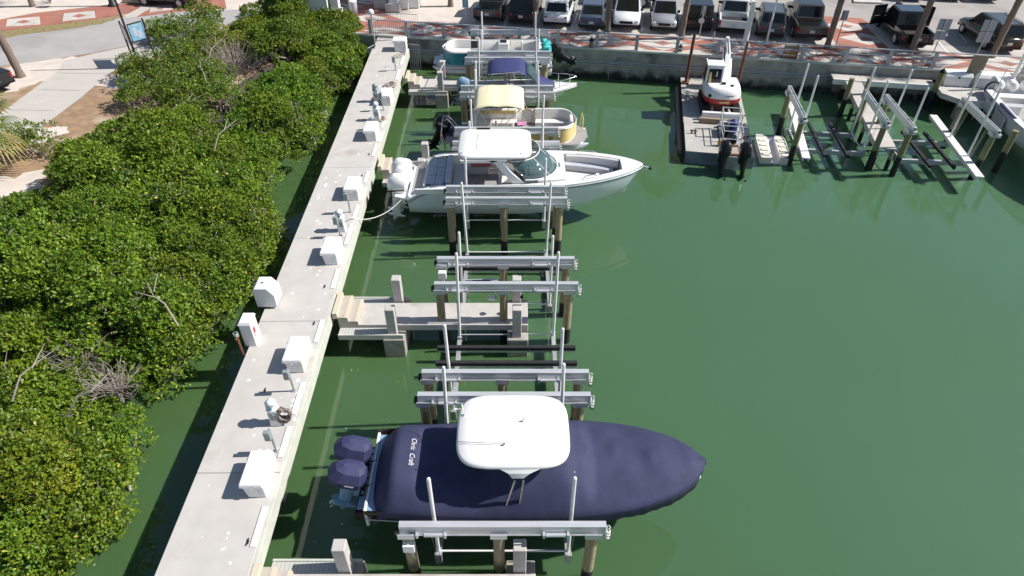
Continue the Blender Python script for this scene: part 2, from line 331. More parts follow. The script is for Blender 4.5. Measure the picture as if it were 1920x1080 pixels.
# the line of the seawall: S along it (towards the right), D behind it
WA = R(-9.65); E_ = Vector((math.cos(WA), math.sin(WA), 0)); N_ = Vector((-math.sin(WA), math.cos(WA), 0)); W0 = Vector((0, 44.62, 0))
def P(s, d, z=0.0):
    p = W0 + E_*s + N_*d; return Vector((p.x, p.y, z))
def sd(p):
    q = Vector((p.x, p.y, 0)) - W0; return q.dot(E_), q.dot(N_)
GZ = 2.0      # quay level
DZ = 1.7      # dock level
FZ = 1.15     # finger level
# ------------------------------------------------------------------ setting: water, ground, quay
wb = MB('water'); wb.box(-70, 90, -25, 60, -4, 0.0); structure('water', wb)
# left land: one sheet from under the mangroves to the far edge, with a sloping bank towards the creek
bank = [at(x, y, 0.9) for x, y in ((690, 92), (640, 140), (560, 200), (520, 300), (400, 400), (330, 540), (240, 640), (150, 760), (120, 900), (60, 1060))]
bank_pts = [Vector((b.x - 1.6, b.y, 0)) for b in bank] + [Vector((-16.5, 4, 0)), Vector((-19, -20, 0))]
mb = MB('soil', 'mud')
top = [Vector((b.x - 2.2, b.y, GZ - 0.02)) for b in bank_pts]; mid = [Vector((b.x - 0.7, b.y, 0.9)) for b in bank_pts]; low = [Vector((b.x + 0.5, b.y, -1.5)) for b in bank_pts]
far = [Vector((-90, b.y + (20 if i == 0 else 0), GZ - 0.02)) for i, b in enumerate(bank_pts)]
for i in range(len(top) - 1):
    mb.use('soil').quad(far[i], far[i+1], top[i+1], top[i])
    mb.use('mud').quad(top[i], top[i+1], mid[i+1], mid[i]); mb.quad(mid[i], mid[i+1], low[i+1], low[i])
structure('terrain', mb)
# quay ground behind the seawall, to the horizon
g = MB('sand'); a = [P(-11.5, 0.36, GZ - 0.03), P(140, 0.36, GZ - 0.03), P(260, 400, GZ - 0.03), P(-260, 400, GZ - 0.03), P(-90, 3, GZ - 0.03)]
g.add(a, [(0, 1, 2, 3, 4)]); structure('ground', g)

def strip(name, matn, s0, s1, d0, d1, z, th=None, kind='structure'):
    return sheet(name, matn, [P(s0, d0)[:2], P(s1, d0)[:2], P(s1, d1)[:2], P(s0, d1)[:2]], z, th, kind)
strip('promenade', 'brick', -11.4, 70, 0.37, 3.3, GZ)
strip('kerb', 'pavement', -3.2, 70, 3.3, 4.5, GZ + 0.005, 0.12)
strip('parking_ground', 'asphalt', -3.4, 90, 4.5, 60, GZ + 0.0)
# pale diamonds in the promenade, each a sheet of pavers 4 mm proud
pv = MB('paver_white', 'brick')
def diamond(c_s, c_d, hs, hd, inner=True):
    pv.use('paver_white').quad(P(c_s - hs, c_d, GZ + .004), P(c_s, c_d - hd, GZ + .004), P(c_s + hs, c_d, GZ + .004), P(c_s, c_d + hd, GZ + .004))
    if inner:
        k = .32; pv.use('brick').quad(P(c_s - hs*k, c_d, GZ + .008), P(c_s, c_d - hd*k, GZ + .008), P(c_s + hs*k, c_d, GZ + .008), P(c_s, c_d + hd*k, GZ + .008))
for k in range(-2, 16):
    s = k*4.3 + 1.4
    diamond(s, 1.83, 1.95, 1.42)
    pv.use('paver_white').quad(P(s + 2.15 - 1.2, .40, GZ + .004), P(s + 2.15 + 1.2, .40, GZ + .004), P(s + 2.15, 1.08, GZ + .004))
    pv.use('paver_white').quad(P(s + 2.15 - 1.2, 3.27, GZ + .004), P(s + 2.15, 2.55, GZ + .004), P(s + 2.15 + 1.2, 3.27, GZ + .004))
structure('promenade_paving', pv)
# the brick crossing with diamonds in the parking ground
cs, cd = sd(at(1612, 78, GZ))
cr = MB('brick', 'paver_white')
cr.quad(P(cs - 1.6, 3.31, GZ + .012), P(cs + 3.0, 3.31, GZ + .012), P(cs + 1.2, 9.4, GZ + .012), P(cs - 2.2, 9.4, GZ + .012))
for dd, sc, hs in ((4.9, .45, 1.7), (7.4, -.25, 1.5)):
    cr.use('paver_white').quad(P(cs + sc - hs, dd, GZ + .016), P(cs + sc, dd - 1.2, GZ + .016), P(cs + sc + hs, dd, GZ + .016), P(cs + sc, dd + 1.2, GZ + .016))
    cr.use('brick').quad(P(cs + sc - .5, dd, GZ + .02), P(cs + sc, dd - .4, GZ + .02), P(cs + sc + .5, dd, GZ + .02), P(cs + sc, dd + .4, GZ + .02))
structure('crossing_paving', cr)
isl = MB('pavement'); p = [at(x, y, GZ)[:2] for x, y in ((1622, 48), (1640, 46), (1712, 103), (1680, 104))]
isl.prism(list(reversed(p)) if True else p, GZ - .05, GZ + .10); structure('kerb_island', isl)
isl2 = MB('paver_white'); p = [at(x, y, GZ)[:2] for x, y in ((1600, 6), (1655, 8), (1640, -6), (1598, -6))]
isl2.prism(p, GZ - .05, GZ + .12); structure('kerb_island_far', isl2)
# parking bay lines
ln = MB('paint_white')
for x, y, x2, y2 in ((945, 50, 955, 22), (1008, 52, 1016, 22), (1071, 55, 1083, 25), (1135, 58, 1140, 25), (1203, 60, 1206, 20), (1272, 64, 1276, 20), (1335, 68, 1333, 32), (1402, 72, 1392, 36), (1477, 78, 1462, 40), (1780, 102, 1752, 70), (1812, 80, 1795, 58)):
    a = at(x, y, GZ); b = at(x2, y2, GZ); w = (b - a).cross(Vector((0, 0, 1))).normalized()*.06; o = Vector((0, 0, .014))
    ln.quad(a - w + o, a + w + o, b + w + o, b - w + o)
structure('road_markings', ln)
# left side: road, kerb band, path, sand patches (sheets a few mm apart)
gz = GZ - 0.02
def gsheet(name, matn, px, k, th=None):
    pts = [at(x, y, gz).xy for x, y in px]
    if matn in ('sand', 'verge'):                # wind-blown edges
        rr = random.Random(len(px)); out = []
        for a, c in zip(pts, pts[1:] + pts[:1]):
            n_ = max(2, int((c - a).length/.35)); nv = Vector((a.y - c.y, c.x - a.x)).normalized(); am = .22 if matn == 'sand' else .08
            for i in range(n_): out.append(a.lerp(c, i/n_) + nv*(rr.gauss(0, am) + am*math.sin(i*.9)))
        pts = out
    return sheet(name, matn, [tuple(p) for p in pts], gz + 0.004*k, th)
gsheet('sand_patch', 'sand', ((-40, -10), (330, -10), (300, 20), (-40, 45)), 1)
gsheet('sand_patch', 'sand', ((0, 130), (60, 112), (180, 105), (110, 140), (30, 172), (-20, 150)), 1)
gsheet('sand_patch', 'sand', ((185, 148), (250, 135), (250, 158), (215, 165)), 1)
gsheet('sand_patch', 'sand', ((60, 245), (120, 238), (100, 262), (40, 275)), 1)
gsheet('sand_patch', 'sand', ((-30, 345), (60, 318), (110, 372), (60, 420), (-40, 420)), 1)
gsheet('road', 'road', ((-160, 80), (-40, 76), (60, 63), (150, 52), (215, 36), (262, 24), (345, 22), (440, 18), (640, 30), (640, 60), (430, 70), (330, 78), (250, 84), (170, 100), (80, 114), (0, 124), (-160, 142)), 2)
gsheet('path', 'pavement', ((108, 134), (120, 114), (175, 101), (250, 85), (330, 79), (420, 90), (300, 106), (250, 110), (200, 142), (150, 185), (72, 243), (20, 275), (-60, 320), (-80, 270), (10, 206)), 3)
jt = MB('joint')
for (x, y, x2, y2) in ((108, 137, 198, 138), (76, 168, 150, 170), (12, 206, 100, 207), (-30, 250, 55, 250)):
    a = at(x, y, gz + .018); b = at(x2, y2, gz + .018); jt.quad(a, b, b + Vector((0, .03, 0)), a + Vector((0, .03, 0)))
structure('path_joints', jt)
gsheet('verge', 'verge', ((-120, 70), (-40, 66), (60, 50), (150, 40), (225, 32), (190, 44), (100, 58), (0, 72), (-120, 90)), 3)
bb = [(-160, 60), (-40, 44), (70, 24), (180, 12), (262, 4), (268, 12), (240, 26), (150, 40), (60, 51), (-40, 64), (-160, 76)]
gsheet('brick_band', 'brick', bb, 4)
pb = MB('paver_white', 'brick')
def px_diamond(x0, x1, yt0, yt1, yb1, yb0):
    q = [at(x0, yt0, gz + .02), at(x1, yt1, gz + .02), at(x1 + 2, yb1, gz + .02), at(x0 - 3, yb0, gz + .02)]
    pb.use('paver_white').quad(*reversed(q)); c = sum(q, Vector())/4 + Vector((0, 0, .004)); e = (q[1] - q[0])*.24; n_ = (q[0] - q[3])*.24
    pb.use('brick').quad(c - e, c - n_, c + e, c + n_)
px_diamond(14, 74, 36, 31, 46, 50); px_diamond(120, 177, 25, 20, 33, 40); px_diamond(-70, -30, 47, 42, 58, 62)
px_diamond(283, 322, 12, 8, 18, 23)
structure('brick_band_paving', pb)
gsheet('brick_band', 'brick', ((283, -8), (330, -8), (345, 20), (440, 18), (640, 28), (640, -8), (700, -8), (640, -6), (420, -8)), 4) if False else None
gsheet('brick_plaza', 'brick', ((286, -6), (420, -6), (425, 16), (345, 21), (250, 33), (280, 18)), 4)
gsheet('crossing_ramp', 'pavement', ((266, -6), (282, -6), (280, 16), (255, 33), (225, 36), (262, 18)), 5)
s_, d_ = 0, 0
pl = [at(x, y, GZ)[:2] for x, y in ((590, -8), (790, -8), (735, 8), (722, 26), (775, 44), (800, 52), (640, 62), (600, 40))]
sheet('brick_plaza', 'brick', pl, GZ + .006)
pd = MB('paver_white', 'brick')
for (x, y, hx, hy) in ((692, 34, 34, 8), (720, 57, 40, 7), (640, 12, 40, 6), (690, 3, 30, 5)):
    q = [at(x - hx, y, GZ + .012), at(x, y + hy, GZ + .012), at(x + hx, y, GZ + .012), at(x, y - hy, GZ + .012)]
    pd.use('paver_white').quad(*q); k = .35; q = [at(x - hx*k, y, GZ + .016), at(x, y + hy*k, GZ + .016), at(x + hx*k, y, GZ + .016), at(x, y - hy*k, GZ + .016)]
    pd.use('brick').quad(*q)
structure('brick_plaza_paving', pd)

# seawall with cap, pipe run and stains
w = thing('seawall', 'long grey stained concrete seawall below the promenade railing', 'seawall', P(0, 0), WA)
b = MB('wall'); b.box(-14, 130, 0, .5, -3, GZ - .08); b.build('wall_face', w)
b = MB('concrete_edge'); b.box(-14, 130, -.06, .36, GZ - .078, GZ + .012); b.build('cap', w, bevel=.02)
b = MB('alu_dull')
for z in (1.12, 1.22, 1.0): b.cyl((-8, -.06, z), (34, -.06, z), .035, n=6)
for s in range(-7, 34, 3): b.box(s, s + .05, -.1, 0, .95, 1.28)
b.build('conduit', w)
b = MB('alu_dull'); b.box(23.0, 23.35, -.22, -.001, 1.1, 1.5); b.build('junction_box', w, bevel=.02)
for s in np.arange(-9, 40, 3.9): b = MB('concrete_dark'); b.box(s, s + .05, -.006, -.001, -1, GZ - .10); b.build('panel_joint', w)

# railing along the wall
def railing():
    r = thing('railing', 'grey metal railing with flat posts along the top of the seawall', 'railing', P(0, .16, GZ), WA)
    for i in range(-4, 19):
        s = i*2.6 + 0.45
        p_ = MB('rail'); p_.box(s - .11, s + .11, -.05, .05, 0.013, .98); p_.build('post', r, bevel=.01)
    for z, rr in ((1.0, .045), (.62, .025), (.3, .025)):
        t = MB('rail'); t.cyl((-10.2, 0, z), (47.4, 0, z), rr, n=8); t.build('rail', r)
    return r
railing()
# picket gate fence where the dock meets the quay
gf = thing('picket_fence', 'thin grey picket fence fanning out at the head of the dock', 'fence', (0, 0, 0))
def pickets(name, pts, z0, z1):
    for (a, bq) in zip(pts[:-1], pts[1:]):
        f_ = MB('rail'); a = Vector(a); bq = Vector(bq); n_ = max(2, int((bq - a).length/.13))
        for k in range(n_ + 1):
            q = a + (bq - a)*k/n_; f_.cyl((q.x, q.y, z0), (q.x, q.y, z1), .012, n=5)
        for z in (z0 + .08, z1 - .03): f_.cyl((a.x, a.y, z), (bq.x, bq.y, z), .022, n=6)
        f_.build(name, gf)
pickets('picket_panel', [at(690, 62, GZ), at(712, 50, GZ + .5), at(760, 49, GZ + .5), at(785, 64, GZ)], GZ + .02, GZ + 1.35)
pickets('picket_panel', [at(690, 98, 1.6), at(700, 93, 1.6), at(706, 88, 1.6)], -.3, 1.9)
pickets('picket_panel', [at(767, 90, 1.6), at(786, 92, 1.6)], -.2, 1.9)
pickets('picket_panel', [at(706, 80, 1.7), at(748, 80, 1.7)], 1.75, 2.75)

b = MB('leaf_yellow' if False else 'strip', 'step', 'soil'); rl = random.Random(5)
for k in range(150):
    x, y = rl.choice(((rl.uniform(-12.5, -9.6), rl.uniform(8, 40)), (rl.uniform(-6, 2.5), rl.uniform(8, 42)), (rl.uniform(-6.5, -4), rl.uniform(9, 40)))); a = rl.uniform(0, 6.3); s_ = rl.uniform(.02, .055)
    b.use(rl.choice(('step', 'soil', 'strip'))).add([(x + s_*math.cos(a + q*PI/2)*(1 if q % 2 else .5), y + s_*math.sin(a + q*PI/2)*(1 if q % 2 else .5), .012) for q in range(4)], [(0, 1, 2, 3)])
tag(b.build('floating_leaf_litter'), 'fallen leaves and flecks floating on the creek and between the slips', 'leaf litter', kind='stuff')
# ------------------------------------------------------------------ dock, fingers, dock furniture
DR = 0.0108
dock = thing('dock', 'long straight concrete dock with droppings running from the quay past the boats', 'dock', (-8.95, 0, 0), DR)
DWID = 2.38; DEND = 44.55
b = MB('concrete')
ys = [-8, -3.2, 1.6, 6.4, 11.15, 17.55, 22.7, 28.6, 34.6, DEND]
for a, c in zip(ys[:-1], ys[1:]): b.box(0, DWID, a + .006, c - .006, DZ - .28, DZ)
b.build('deck', dock, bevel=.012, seg=1)
b = MB('concrete_edge')
b.box(DWID + .002, DWID + .1, -8, DEND, DZ - .55, DZ - .012); b.build('edge_beam', dock, bevel=.01)
b = MB('concrete_dark'); b.box(.25, DWID - .02, -8, DEND, DZ - .62, DZ - .285); b.build('underside', dock)
for k in range(10):
    y = -4 + 5.2*k
    b = MB('concrete_dark'); b.box(.5, .85, y, y + .35, -3, DZ - .6); b.box(1.55, 1.9, y, y + .35, -3, DZ - .6); b.build('support_pile', dock)
# white rub strips on the water side, one per mooring place
def on_dock(px, py, z=DZ):
    q = at(px, py, z) - Vector((-8.95, 0, 0)); c, s = math.cos(-DR), math.sin(-DR); return (q.x*c - q.y*s, q.x*s + q.y*c)
strips = [(497, 950, 470, 1026), (536, 800, 522, 858), (567, 718, 550, 778), (607, 600, 588, 642), (632, 505, 618, 541), (656, 420, 647, 459), (667, 385, 658, 412), (693, 322, 685, 343), (702, 270, 697, 293), (718, 225, 713, 240), (745, 130, 740, 150), (755, 105, 750, 122)]
for x0, y0, x1, y1 in strips:
    u, ya = on_dock(x1, y1); u2, yb = on_dock(x0, y0)
    b = MB('strip'); b.box(DWID - .19, DWID - .03, ya, yb, DZ + .002, DZ + .03); b.build('rub_strip', dock, bevel=.008)
for px, py in ((465, 1017), (609, 538), (589, 607), (640, 443), (692, 290), (679, 330), (742, 125), (497, 733)):
    u, y = on_dock(px, py)
    b = MB('black'); b.box(-.03, .03, -.06, .06, 0, .05); b.tube([(0, -.14, .075), (0, -.06, .06), (0, .06, .06), (0, .14, .075)], .02)
    b.build('cleat', dock, loc=(u, y, DZ + .001)).scale = (.75, .75, .6)
# ramp up to the quay
b = MB('concrete_plain'); b.add([(0.15, DEND + .01, DZ - .01), (DWID - .1, DEND + .01, DZ - .01), (DWID - .1, DEND + 1.6, GZ - .02), (0.15, DEND + 2.0, GZ - .02)], [(0, 1, 2, 3)]); b.build('ramp', dock)

def finger(y0, y1, x1, label, x0=-6.45, blocks=True, far_posts=True):
    """Low finger pier: slab, two cream-nosed steps, ledge planks on both sides, pile caps with square concrete posts."""
    f = thing('finger_pier', label, 'pier', (x0, (y0 + y1)/2, 0), 0, 'finger piers between the boat lifts')
    h = (y1 - y0)/2; L = x1 - x0
    b = MB('concrete_plain'); b.box(.72, L, -h, h, FZ - .28, FZ); b.build('slab', f, bevel=.02)
    for k, (za, xa) in enumerate(((DZ - .19, .02), (DZ - .38, .38))):
        s = MB('step'); s.box(xa, xa + .36, -h, h, FZ - .3, za); s.use('nosing').box(xa + .25, xa + .362, -h - .002, h + .002, za - .05, za + .004); s.build('step', f)
    s = MB('nosing'); s.box(-.16, .015, -h, h, DZ - .25, DZ + .006); s.build('step', f)
    for sg in (-1, 1):
        l_ = MB('plank'); yy = sorted((sg*(h + .015), sg*(h + .40)))
        for k in range(20):
            if k*.13 + .1 < 2.2: l_.box(.05 + k*.118, .05 + k*.118 + .112, yy[0], yy[1], FZ - .20, FZ - .13)
        l_.use('concrete_edge').box(.05, 2.45, sg*(h + .43) - .03, sg*(h + .43) + .03, FZ - .33, FZ - .09)
        l_.build('ledge', f, bevel=.005)
    for xp, dx in ((2.05, 0), (L - .42, 0)):
        c = MB('concrete_dark'); c.box(xp - .36, xp + .42, -h - .52, h + .52, -.15, FZ - .285); c.build('pile_cap', f, bevel=.03)
        c = MB('concrete_dark'); c.box(xp - .25, xp + .25, -.25, .25, -3, -.1); c.build('pile', f)
        for sg in (-1, 1):
            p_ = MB('concrete_plain'); p_.box(xp - .17, xp + .17, sg*(h + .22) - .17, sg*(h + .22) + .17, -.14, 2.22); p_.build('post', f, bevel=.025)
    return f
finger(7.05, 8.45, .62, 'nearest low concrete finger pier, beside the covered navy boat')
finger(17.95, 19.2, .60, 'low concrete finger pier in full view beside the empty boat lift')
finger(28.7, 29.95, .4, 'low concrete finger pier behind the engines of the white motorboat')
finger(39.5, 40.8, .4, 'farthest low concrete finger pier, beside the teal pontoon boat')

DOCKBOX = 'white dock boxes along the dock'
def dock_box(px, py, label, L=1.15, W=.60, H=.60):
    """px,py: foot of the near right corner."""
    c = at(px, py, DZ)
    t = thing('dock_box', label, 'dock box', (c.x - W/2, c.y + L/2, DZ), DR, DOCKBOX)
    b = MB('white_box'); b.frust((-W/2 + .10, W/2, -L/2, L/2), .002, (-W/2 + .02, W/2, -L/2, L/2), H - .13); b.build('body', t, bevel=.025)
    b = MB('white_box'); b.frust((-W/2 - .06, W/2 + .015, -L/2 - .03, L/2 + .03), H - .135, (-W/2 - .04, W/2 - .02, -L/2, L/2), H); b.build('lid', t, bevel=.03)
    b = MB('white_box'); b.box(-W/2 + .06, W/2 - .10, -L/2 + .10, L/2 - .10, H + .001, H + .012); b.build('lid_panel', t, bevel=.008)
    b = MB('alu_dull'); b.box(-W/2 - .075, -W/2 - .05, -L/2 + .2, -L/2 + .3, H - .2, H - .06); b.box(-W/2 - .075, -W/2 - .05, L/2 - .3, L/2 - .2, H - .2, H - .06); b.build('hinge', t)
    b = MB('alu_dull'); b.box(W/2 - .17, W/2 - .14, -L/2 - .012, -L/2 + .002, .12, .34); b.build('vent_slot', t)
    b = MB('steel'); b.box(-.05, .03, -L/2 - .05, -L/2 - .02, H - .16, H - .08); b.build('latch', t)
    return t
dock_box(500, 933, 'nearest white dock box, by the stern of the covered navy boat')
dock_box(571, 699, 'white dock box by the steps of the empty lift finger pier')
dock_box(634, 497, 'white dock box just past the pedestal with the white mooring rope')
dock_box(673, 376, 'white dock box beside the triple white outboards')
dock_box(706, 265, 'white dock box abreast of the yellow pontoon boat')
dock_box(733, 198, 'white dock box next to the green topped pedestal')
dock_box(762, 97, 'farthest white dock box at the head of the dock', .8, .85, .75)

def post_box(px, py, label, h=1.04):
    c = at(px, py, DZ)
    t = thing('utility_post', label, 'electrical post', (c.x, c.y, DZ), DR, 'grey electrical posts on the dock')
    b = MB('alu_dull'); b.box(-.03, .03, -.03, .03, .01, h); b.build('post', t)
    b = MB('alu_dull'); b.box(-.09, .07, -.07, .07, 0.001, .015); b.build('base_plate', t)
    b = MB('grey_box'); b.box(-.14, .035, -.16, -.032, h - .36, h); b.build('box', t, bevel=.012)
    return t
post_box(519, 846, 'grey electrical post beside the nearest dock box')
post_box(552, 733, 'grey electrical post between the hose pedestal and a dock box')
post_box(638, 443, 'grey electrical post in front of the pedestal with the white rope')
post_box(657, 398, 'grey electrical post in front of the box by the white outboards')
post_box(700, 242, 'grey electrical post hidden behind the yellow boat dock box', .7)
post_box(719, 207, 'grey electrical post by the green topped pedestal', 1.1)
post_box(742, 132, 'lone grey post near the head of the dock', .9)

def pedestal(px, py, label, top='white_box', hose=False):
    c = at(px, py, DZ)
    t = thing('power_pedestal', label, 'power pedestal', (c.x, c.y, DZ), DR, 'power pedestals on the dock')
    b = MB('white_box'); b.frust((-.17, .17, -.15, .15), .002, (-.13, .13, -.12, .12), .62); b.build('body', t, bevel=.02)
    b = MB('grey_box'); b.box(-.10, .10, -.155, -.125, .28, .52); b.box(-.175, -.14, -.08, .08, .3, .5); b.build('socket_panel', t)
    b = MB(top); b.lathe([(.10, .62), (.19, .66), (.20, .72), (.155, .76), (.15, .92), (.18, .94), (.10, 1.04), (.01, 1.07)], 8); b.build('head', t)
    b = MB('sign_blue'); b.box(-.16, -.145, -.05, .05, .78, .88); b.box(-.06, .06, -.165, -.14, .78, .88); b.build('label_plate', t)
    if hose:
        for k in range(3):
            h_ = MB('hose' if k != 1 else 'rope'); pts = []
            for i in range(150):
                a = i*.32; r_ = .24 + .05*math.sin(i*.7 + k*2) + random.uniform(-.03, .03)
                pts.append((.30 + r_*math.cos(a)*.75, .02 + .06*math.sin(i*.33 + k) + k*.04 - .1, .42 + r_*math.sin(a) + .04*math.sin(i*.21)))
            h_.tube(pts, .016, 5)
            hz = h_.build('hose_coil', t)
    return t
pedestal(520, 792, 'white power pedestal with a tangle of hose hanging from it', hose=True)
pedestal(642, 432, 'white power pedestal where the white mooring rope is tied')
pedestal(708, 225, 'white power pedestal abreast of the cream canopy')
pedestal(707, 190, 'green topped power pedestal behind a dock box', 'grey_box')

# tall white hose cabinet and the fire cabinet on the left edge
c = at(499, 581, DZ)
t = thing('hose_cabinet', 'tall white cabinet with a sloped top overhanging the left edge of the dock', 'cabinet', (c.x + .03, c.y + .40, DZ), DR)
b = MB('white_box'); b.side([(-.34, .09), (.38, .09), (.38, .62), (.16, .94), (-.28, .94), (-.34, .87)], -.34, .38); b.build('body', t, bevel=.03)
b = MB('white_box'); b.box(-.37, -.342, -.28, .32, .16, .85); b.build('door', t, bevel=.01)
b = MB('black'); b.box(-.28, .1, -.30, .34, .002, .088); b.build('base', t)
b = MB('steel'); b.box(-.12, -.02, -.02, .06, .942, .96); b.build('latch', t)
c = at(474, 650, DZ)
t = thing('fire_cabinet', 'narrow white fire cabinet with a red panel on the left edge of the dock', 'cabinet', (c.x - .06, c.y + .30, DZ), DR)
b = MB('white_box'); b.box(-.2, .2, -.28, .28, .002, .98); b.build('body', t, bevel=.02)
b = MB('white_box'); b.frust((-.24, .23, -.31, .31), .982, (-.16, .2, -.25, .25), 1.09); b.build('lid', t, bevel=.015)
b = MB('red'); b.box(.202, .212, -.17, -.03, .38, .74); b.build('red_panel', t)
b = MB('strip'); b.box(.2122, .215, -.15, -.05, .42, .50); b.build('notice', t)
c = at(459, 661, DZ)
t = thing('standpipe', 'rusty standpipe with a capped top beside the fire cabinet', 'pipe', (c.x - .08, c.y, 0), 0)
b = MB('rust'); b.cyl((0, 0, -1), (0, 0, 2.5), .05, n=10); b.build('pipe', t)
b = MB('alu_dull'); b.cyl((0, 0, 2.5), (0, 0, 2.62), .085, n=12); b.use('rust').cyl((-.02, -.1, 2.4), (.02, .1, 2.4), .04); b.build('cap', t)
b = MB('black'); b.cyl((0, 0, 2.621), (0, 0, 2.63), .05, n=10); b.build('cap_opening', t)

def rope(name, label, pts, r, m, group=None):
    b = MB(m); b.tube(pts, r, 6); return tag(b.build(name), label, 'rope', group)
def sag(a, c, s, n=14): return [Vector(a).lerp(Vector(c), k/n) - Vector((0, 0, s*4*(k/n)*(1 - k/n))) for k in range(n + 1)]
rope('mooring_rope', 'white mooring rope sagging from the dock to the white motorboat', [at(652, 408, DZ + .3), at(660, 408, DZ + .08)] + sag(at(668, 411, DZ), Vector((-5.0, 25.7, 1.75)), .35), .022, 'rope_white')
rope('mooring_rope', 'white line slung from a finger post up to the teal pontoon boat', sag(at(815, 150, 2.0), Vector((-4.2, 41.2, 2.2)), .05), .02, 'rope_white')
def coil(px, py, label, n=60, r=.28, z=DZ):
    c = at(px, py, z); pts = [(c.x + (r + random.uniform(-.1, .08))*math.cos(i*.55), c.y + (r + random.uniform(-.1, .08))*1.3*math.sin(i*.55), z + .03 + .0025*i + random.uniform(0, .02)) for i in range(n)]
    b = MB('rope'); b.tube(pts, .022, 5); return tag(b.build('rope_coil'), label, 'rope')
coil(733, 162, 'loose tan rope heaped on the dock near the farthest finger pier')
coil(716, 225, 'tan rope lying by the pedestal abreast of the cream canopy', 40, .2)
b = MB('hose'); p0 = at(757, 104, DZ); b.tube([p0 + Vector((.35*math.sin(i*.35) - .3, .5*math.cos(i*.3), .03 + .02*math.sin(i))) for i in range(36)], .018, 5); tag(b.build('hose'), 'grey hose looped at the foot of the farthest dock box', 'hose')
# ------------------------------------------------------------------ boat lifts
def make_lift(label, loc, rz, W, zc=.6, Lb=5.17, piles=(-2.42, -.1, 2.28), bunks=(-.62, .55), gp=4.4, gx=1.76, cables=True, two=False, motor='alu', topz=2.55, wet=True, tops=None):
    """Local x runs along the two beams, y across the slip; W = distance between the beams."""
    t = thing('boat_lift', label, 'boat lift', loc, rz, 'boat lifts on timber piles')
    hl = Lb/2
    for sg in (-1, 1):
        y = sg*W/2
        for px in piles:
            b = MB('pile_green' if two else 'pile'); j = random.uniform(-.05, .05); b.cyl((px + j*.6, y + j, -3), (px, y, topz - .06), .165, .15, n=12); b.build('pile', t)
        b = MB('alu')
        b.box(-hl, hl, y - .085, y + .085, topz + .33, topz + .36); b.box(-hl, hl, y - .085, y - .06, topz + .02, topz + .33); b.box(-hl, hl, y + .06, y + .085, topz + .02, topz + .33)
        b.box(-hl, hl, y - .085, y - .03, topz - .005, topz + .02); b.box(-hl, hl, y + .03, y + .085, topz - .005, topz + .02)
        if two: b.use('black').box(-hl + .1, hl - .1, y - .03, y + .03, topz + .361, topz + .364)
        bm_ = b.build('beam', t)
        for px in piles:
            c = MB('alu'); c.box(px - .21, px + .21, y - .19, y + .19, topz - .05, topz - .008); c.box(px - .21, px + .21, y - .19, y - .165, topz - .008, topz + .15); c.box(px - .21, px + .21, y + .165, y + .19, topz - .008, topz + .15)
            c.build('pile_bracket', bm_)
        d = MB('alu_dull')
        d.cyl((-hl + .3, y - .15, topz + .10), (hl - .2, y - .15, topz + .10), .022, n=6)
        d.use('alu').cyl((-hl + .62, y - .15, topz + .10), (-hl + 1.1, y - .15, topz + .10), .055, n=8); d.cyl((hl - 1.5, y - .15, topz + .10), (hl - 1.0, y - .15, topz + .10), .055, n=8)
        for xx in (-hl + .45, -hl + 1.15, hl - 1.55, hl - .95): d.box(xx - .03, xx + .03, y - .21, y - .088, topz + .03, topz + .17)
        d.build('winder_pipe', bm_)
        m = MB('black' if not two else 'alu'); m.box(-hl - .12, -hl - .005, y - .12, y + .06, topz + .02, topz + .2); m.build('gear_box', bm_, bevel=.02)
        h = MB('rope_white'); pts = [(hl + .06 + .05*math.cos(i*.9), y - .05 + .09*math.sin(i*.9), topz + .25 - i*.018) for i in range(26)]; h.tube(pts, .018, 5); h.use('alu_dull').box(hl + .01, hl + .12, y - .1, y + .02, topz - .25, topz - .02); h.build('cable_hank', bm_)
    yi = W/2 - .24
    for sx in (-1, 1):
        x = sx*gx
        c = MB('alu_dull'); c.box(x - .075, x + .075, -yi, yi, zc - .12, zc - .095); c.box(x - .075, x + .075, -yi, yi, zc + .095, zc + .12); c.box(x - .02, x + .02, -yi, yi, zc - .095, zc + .095)
        for sg in (-1, 1): c.box(x - .09, x + .09, sg*yi - .06, sg*yi + .06, zc - .2, zc + .2)
        c.build('cradle_beam', t)
        for sg in (-1, 1):
            g_ = MB('pvc'); top = gp + random.uniform(-.12, .12); lean = random.uniform(-.09, .09); g_.cyl((x, sg*(yi - .1), zc + .13), (x + lean, sg*(yi - .1), top), .052, n=10); g_.ball((x + lean, sg*(yi - .1), top), .052); g_.build('guide_post', t)
            if cables:
                w_ = MB('steel')
                for dx in (-.04, .04): w_.cyl((x + dx, sg*(yi + .02), zc + .1), (x + dx*2, sg*(W/2 - .02), topz), .008, n=4)
                w_.build('cable', t)
    for y in bunks:
        q = MB('carpet'); q.box(-hl + .05, hl - .05, y - .075, y + .075, zc + .13, zc + .28); q.use('alu_dull').box(-hl + .06, hl - .06, y - .07, y - .05, zc + .03, zc + .128)
        for sx in (-1, 1): q.box(sx*gx - .09, sx*gx + .09, y - .1, y + .1, zc + .121, zc + .132)
        q.build('bunk', t, bevel=.012)
    for sg in (-1, 1):
        r_ = MB('pvc'); r_.cyl((-gx, sg*(yi - .1), zc + .17), (gx, sg*(yi - .1), zc + .17), .03, n=8); r_.build('tie_rod', t)
    return t
LX = -.235
make_lift('nearest boat lift, raised under the covered navy boat', (LX, 10.96, 0), 0, 4.24, zc=.80, gp=4.43)
make_lift('empty boat lift with two black bunks next to the full finger pier', (LX + .03, 16.14, 0), 0, 4.28, zc=.50, gp=4.4, bunks=(.28, 1.05))
make_lift('empty boat lift between the full finger pier and the white motorboat', (LX, 21.87, 0), 0, 4.2, zc=.1, gp=3.7)
make_lift('boat lift raised under the white motorboat', (LX - .05, 26.95, 0), 0, 4.1, zc=.72, gp=4.0)
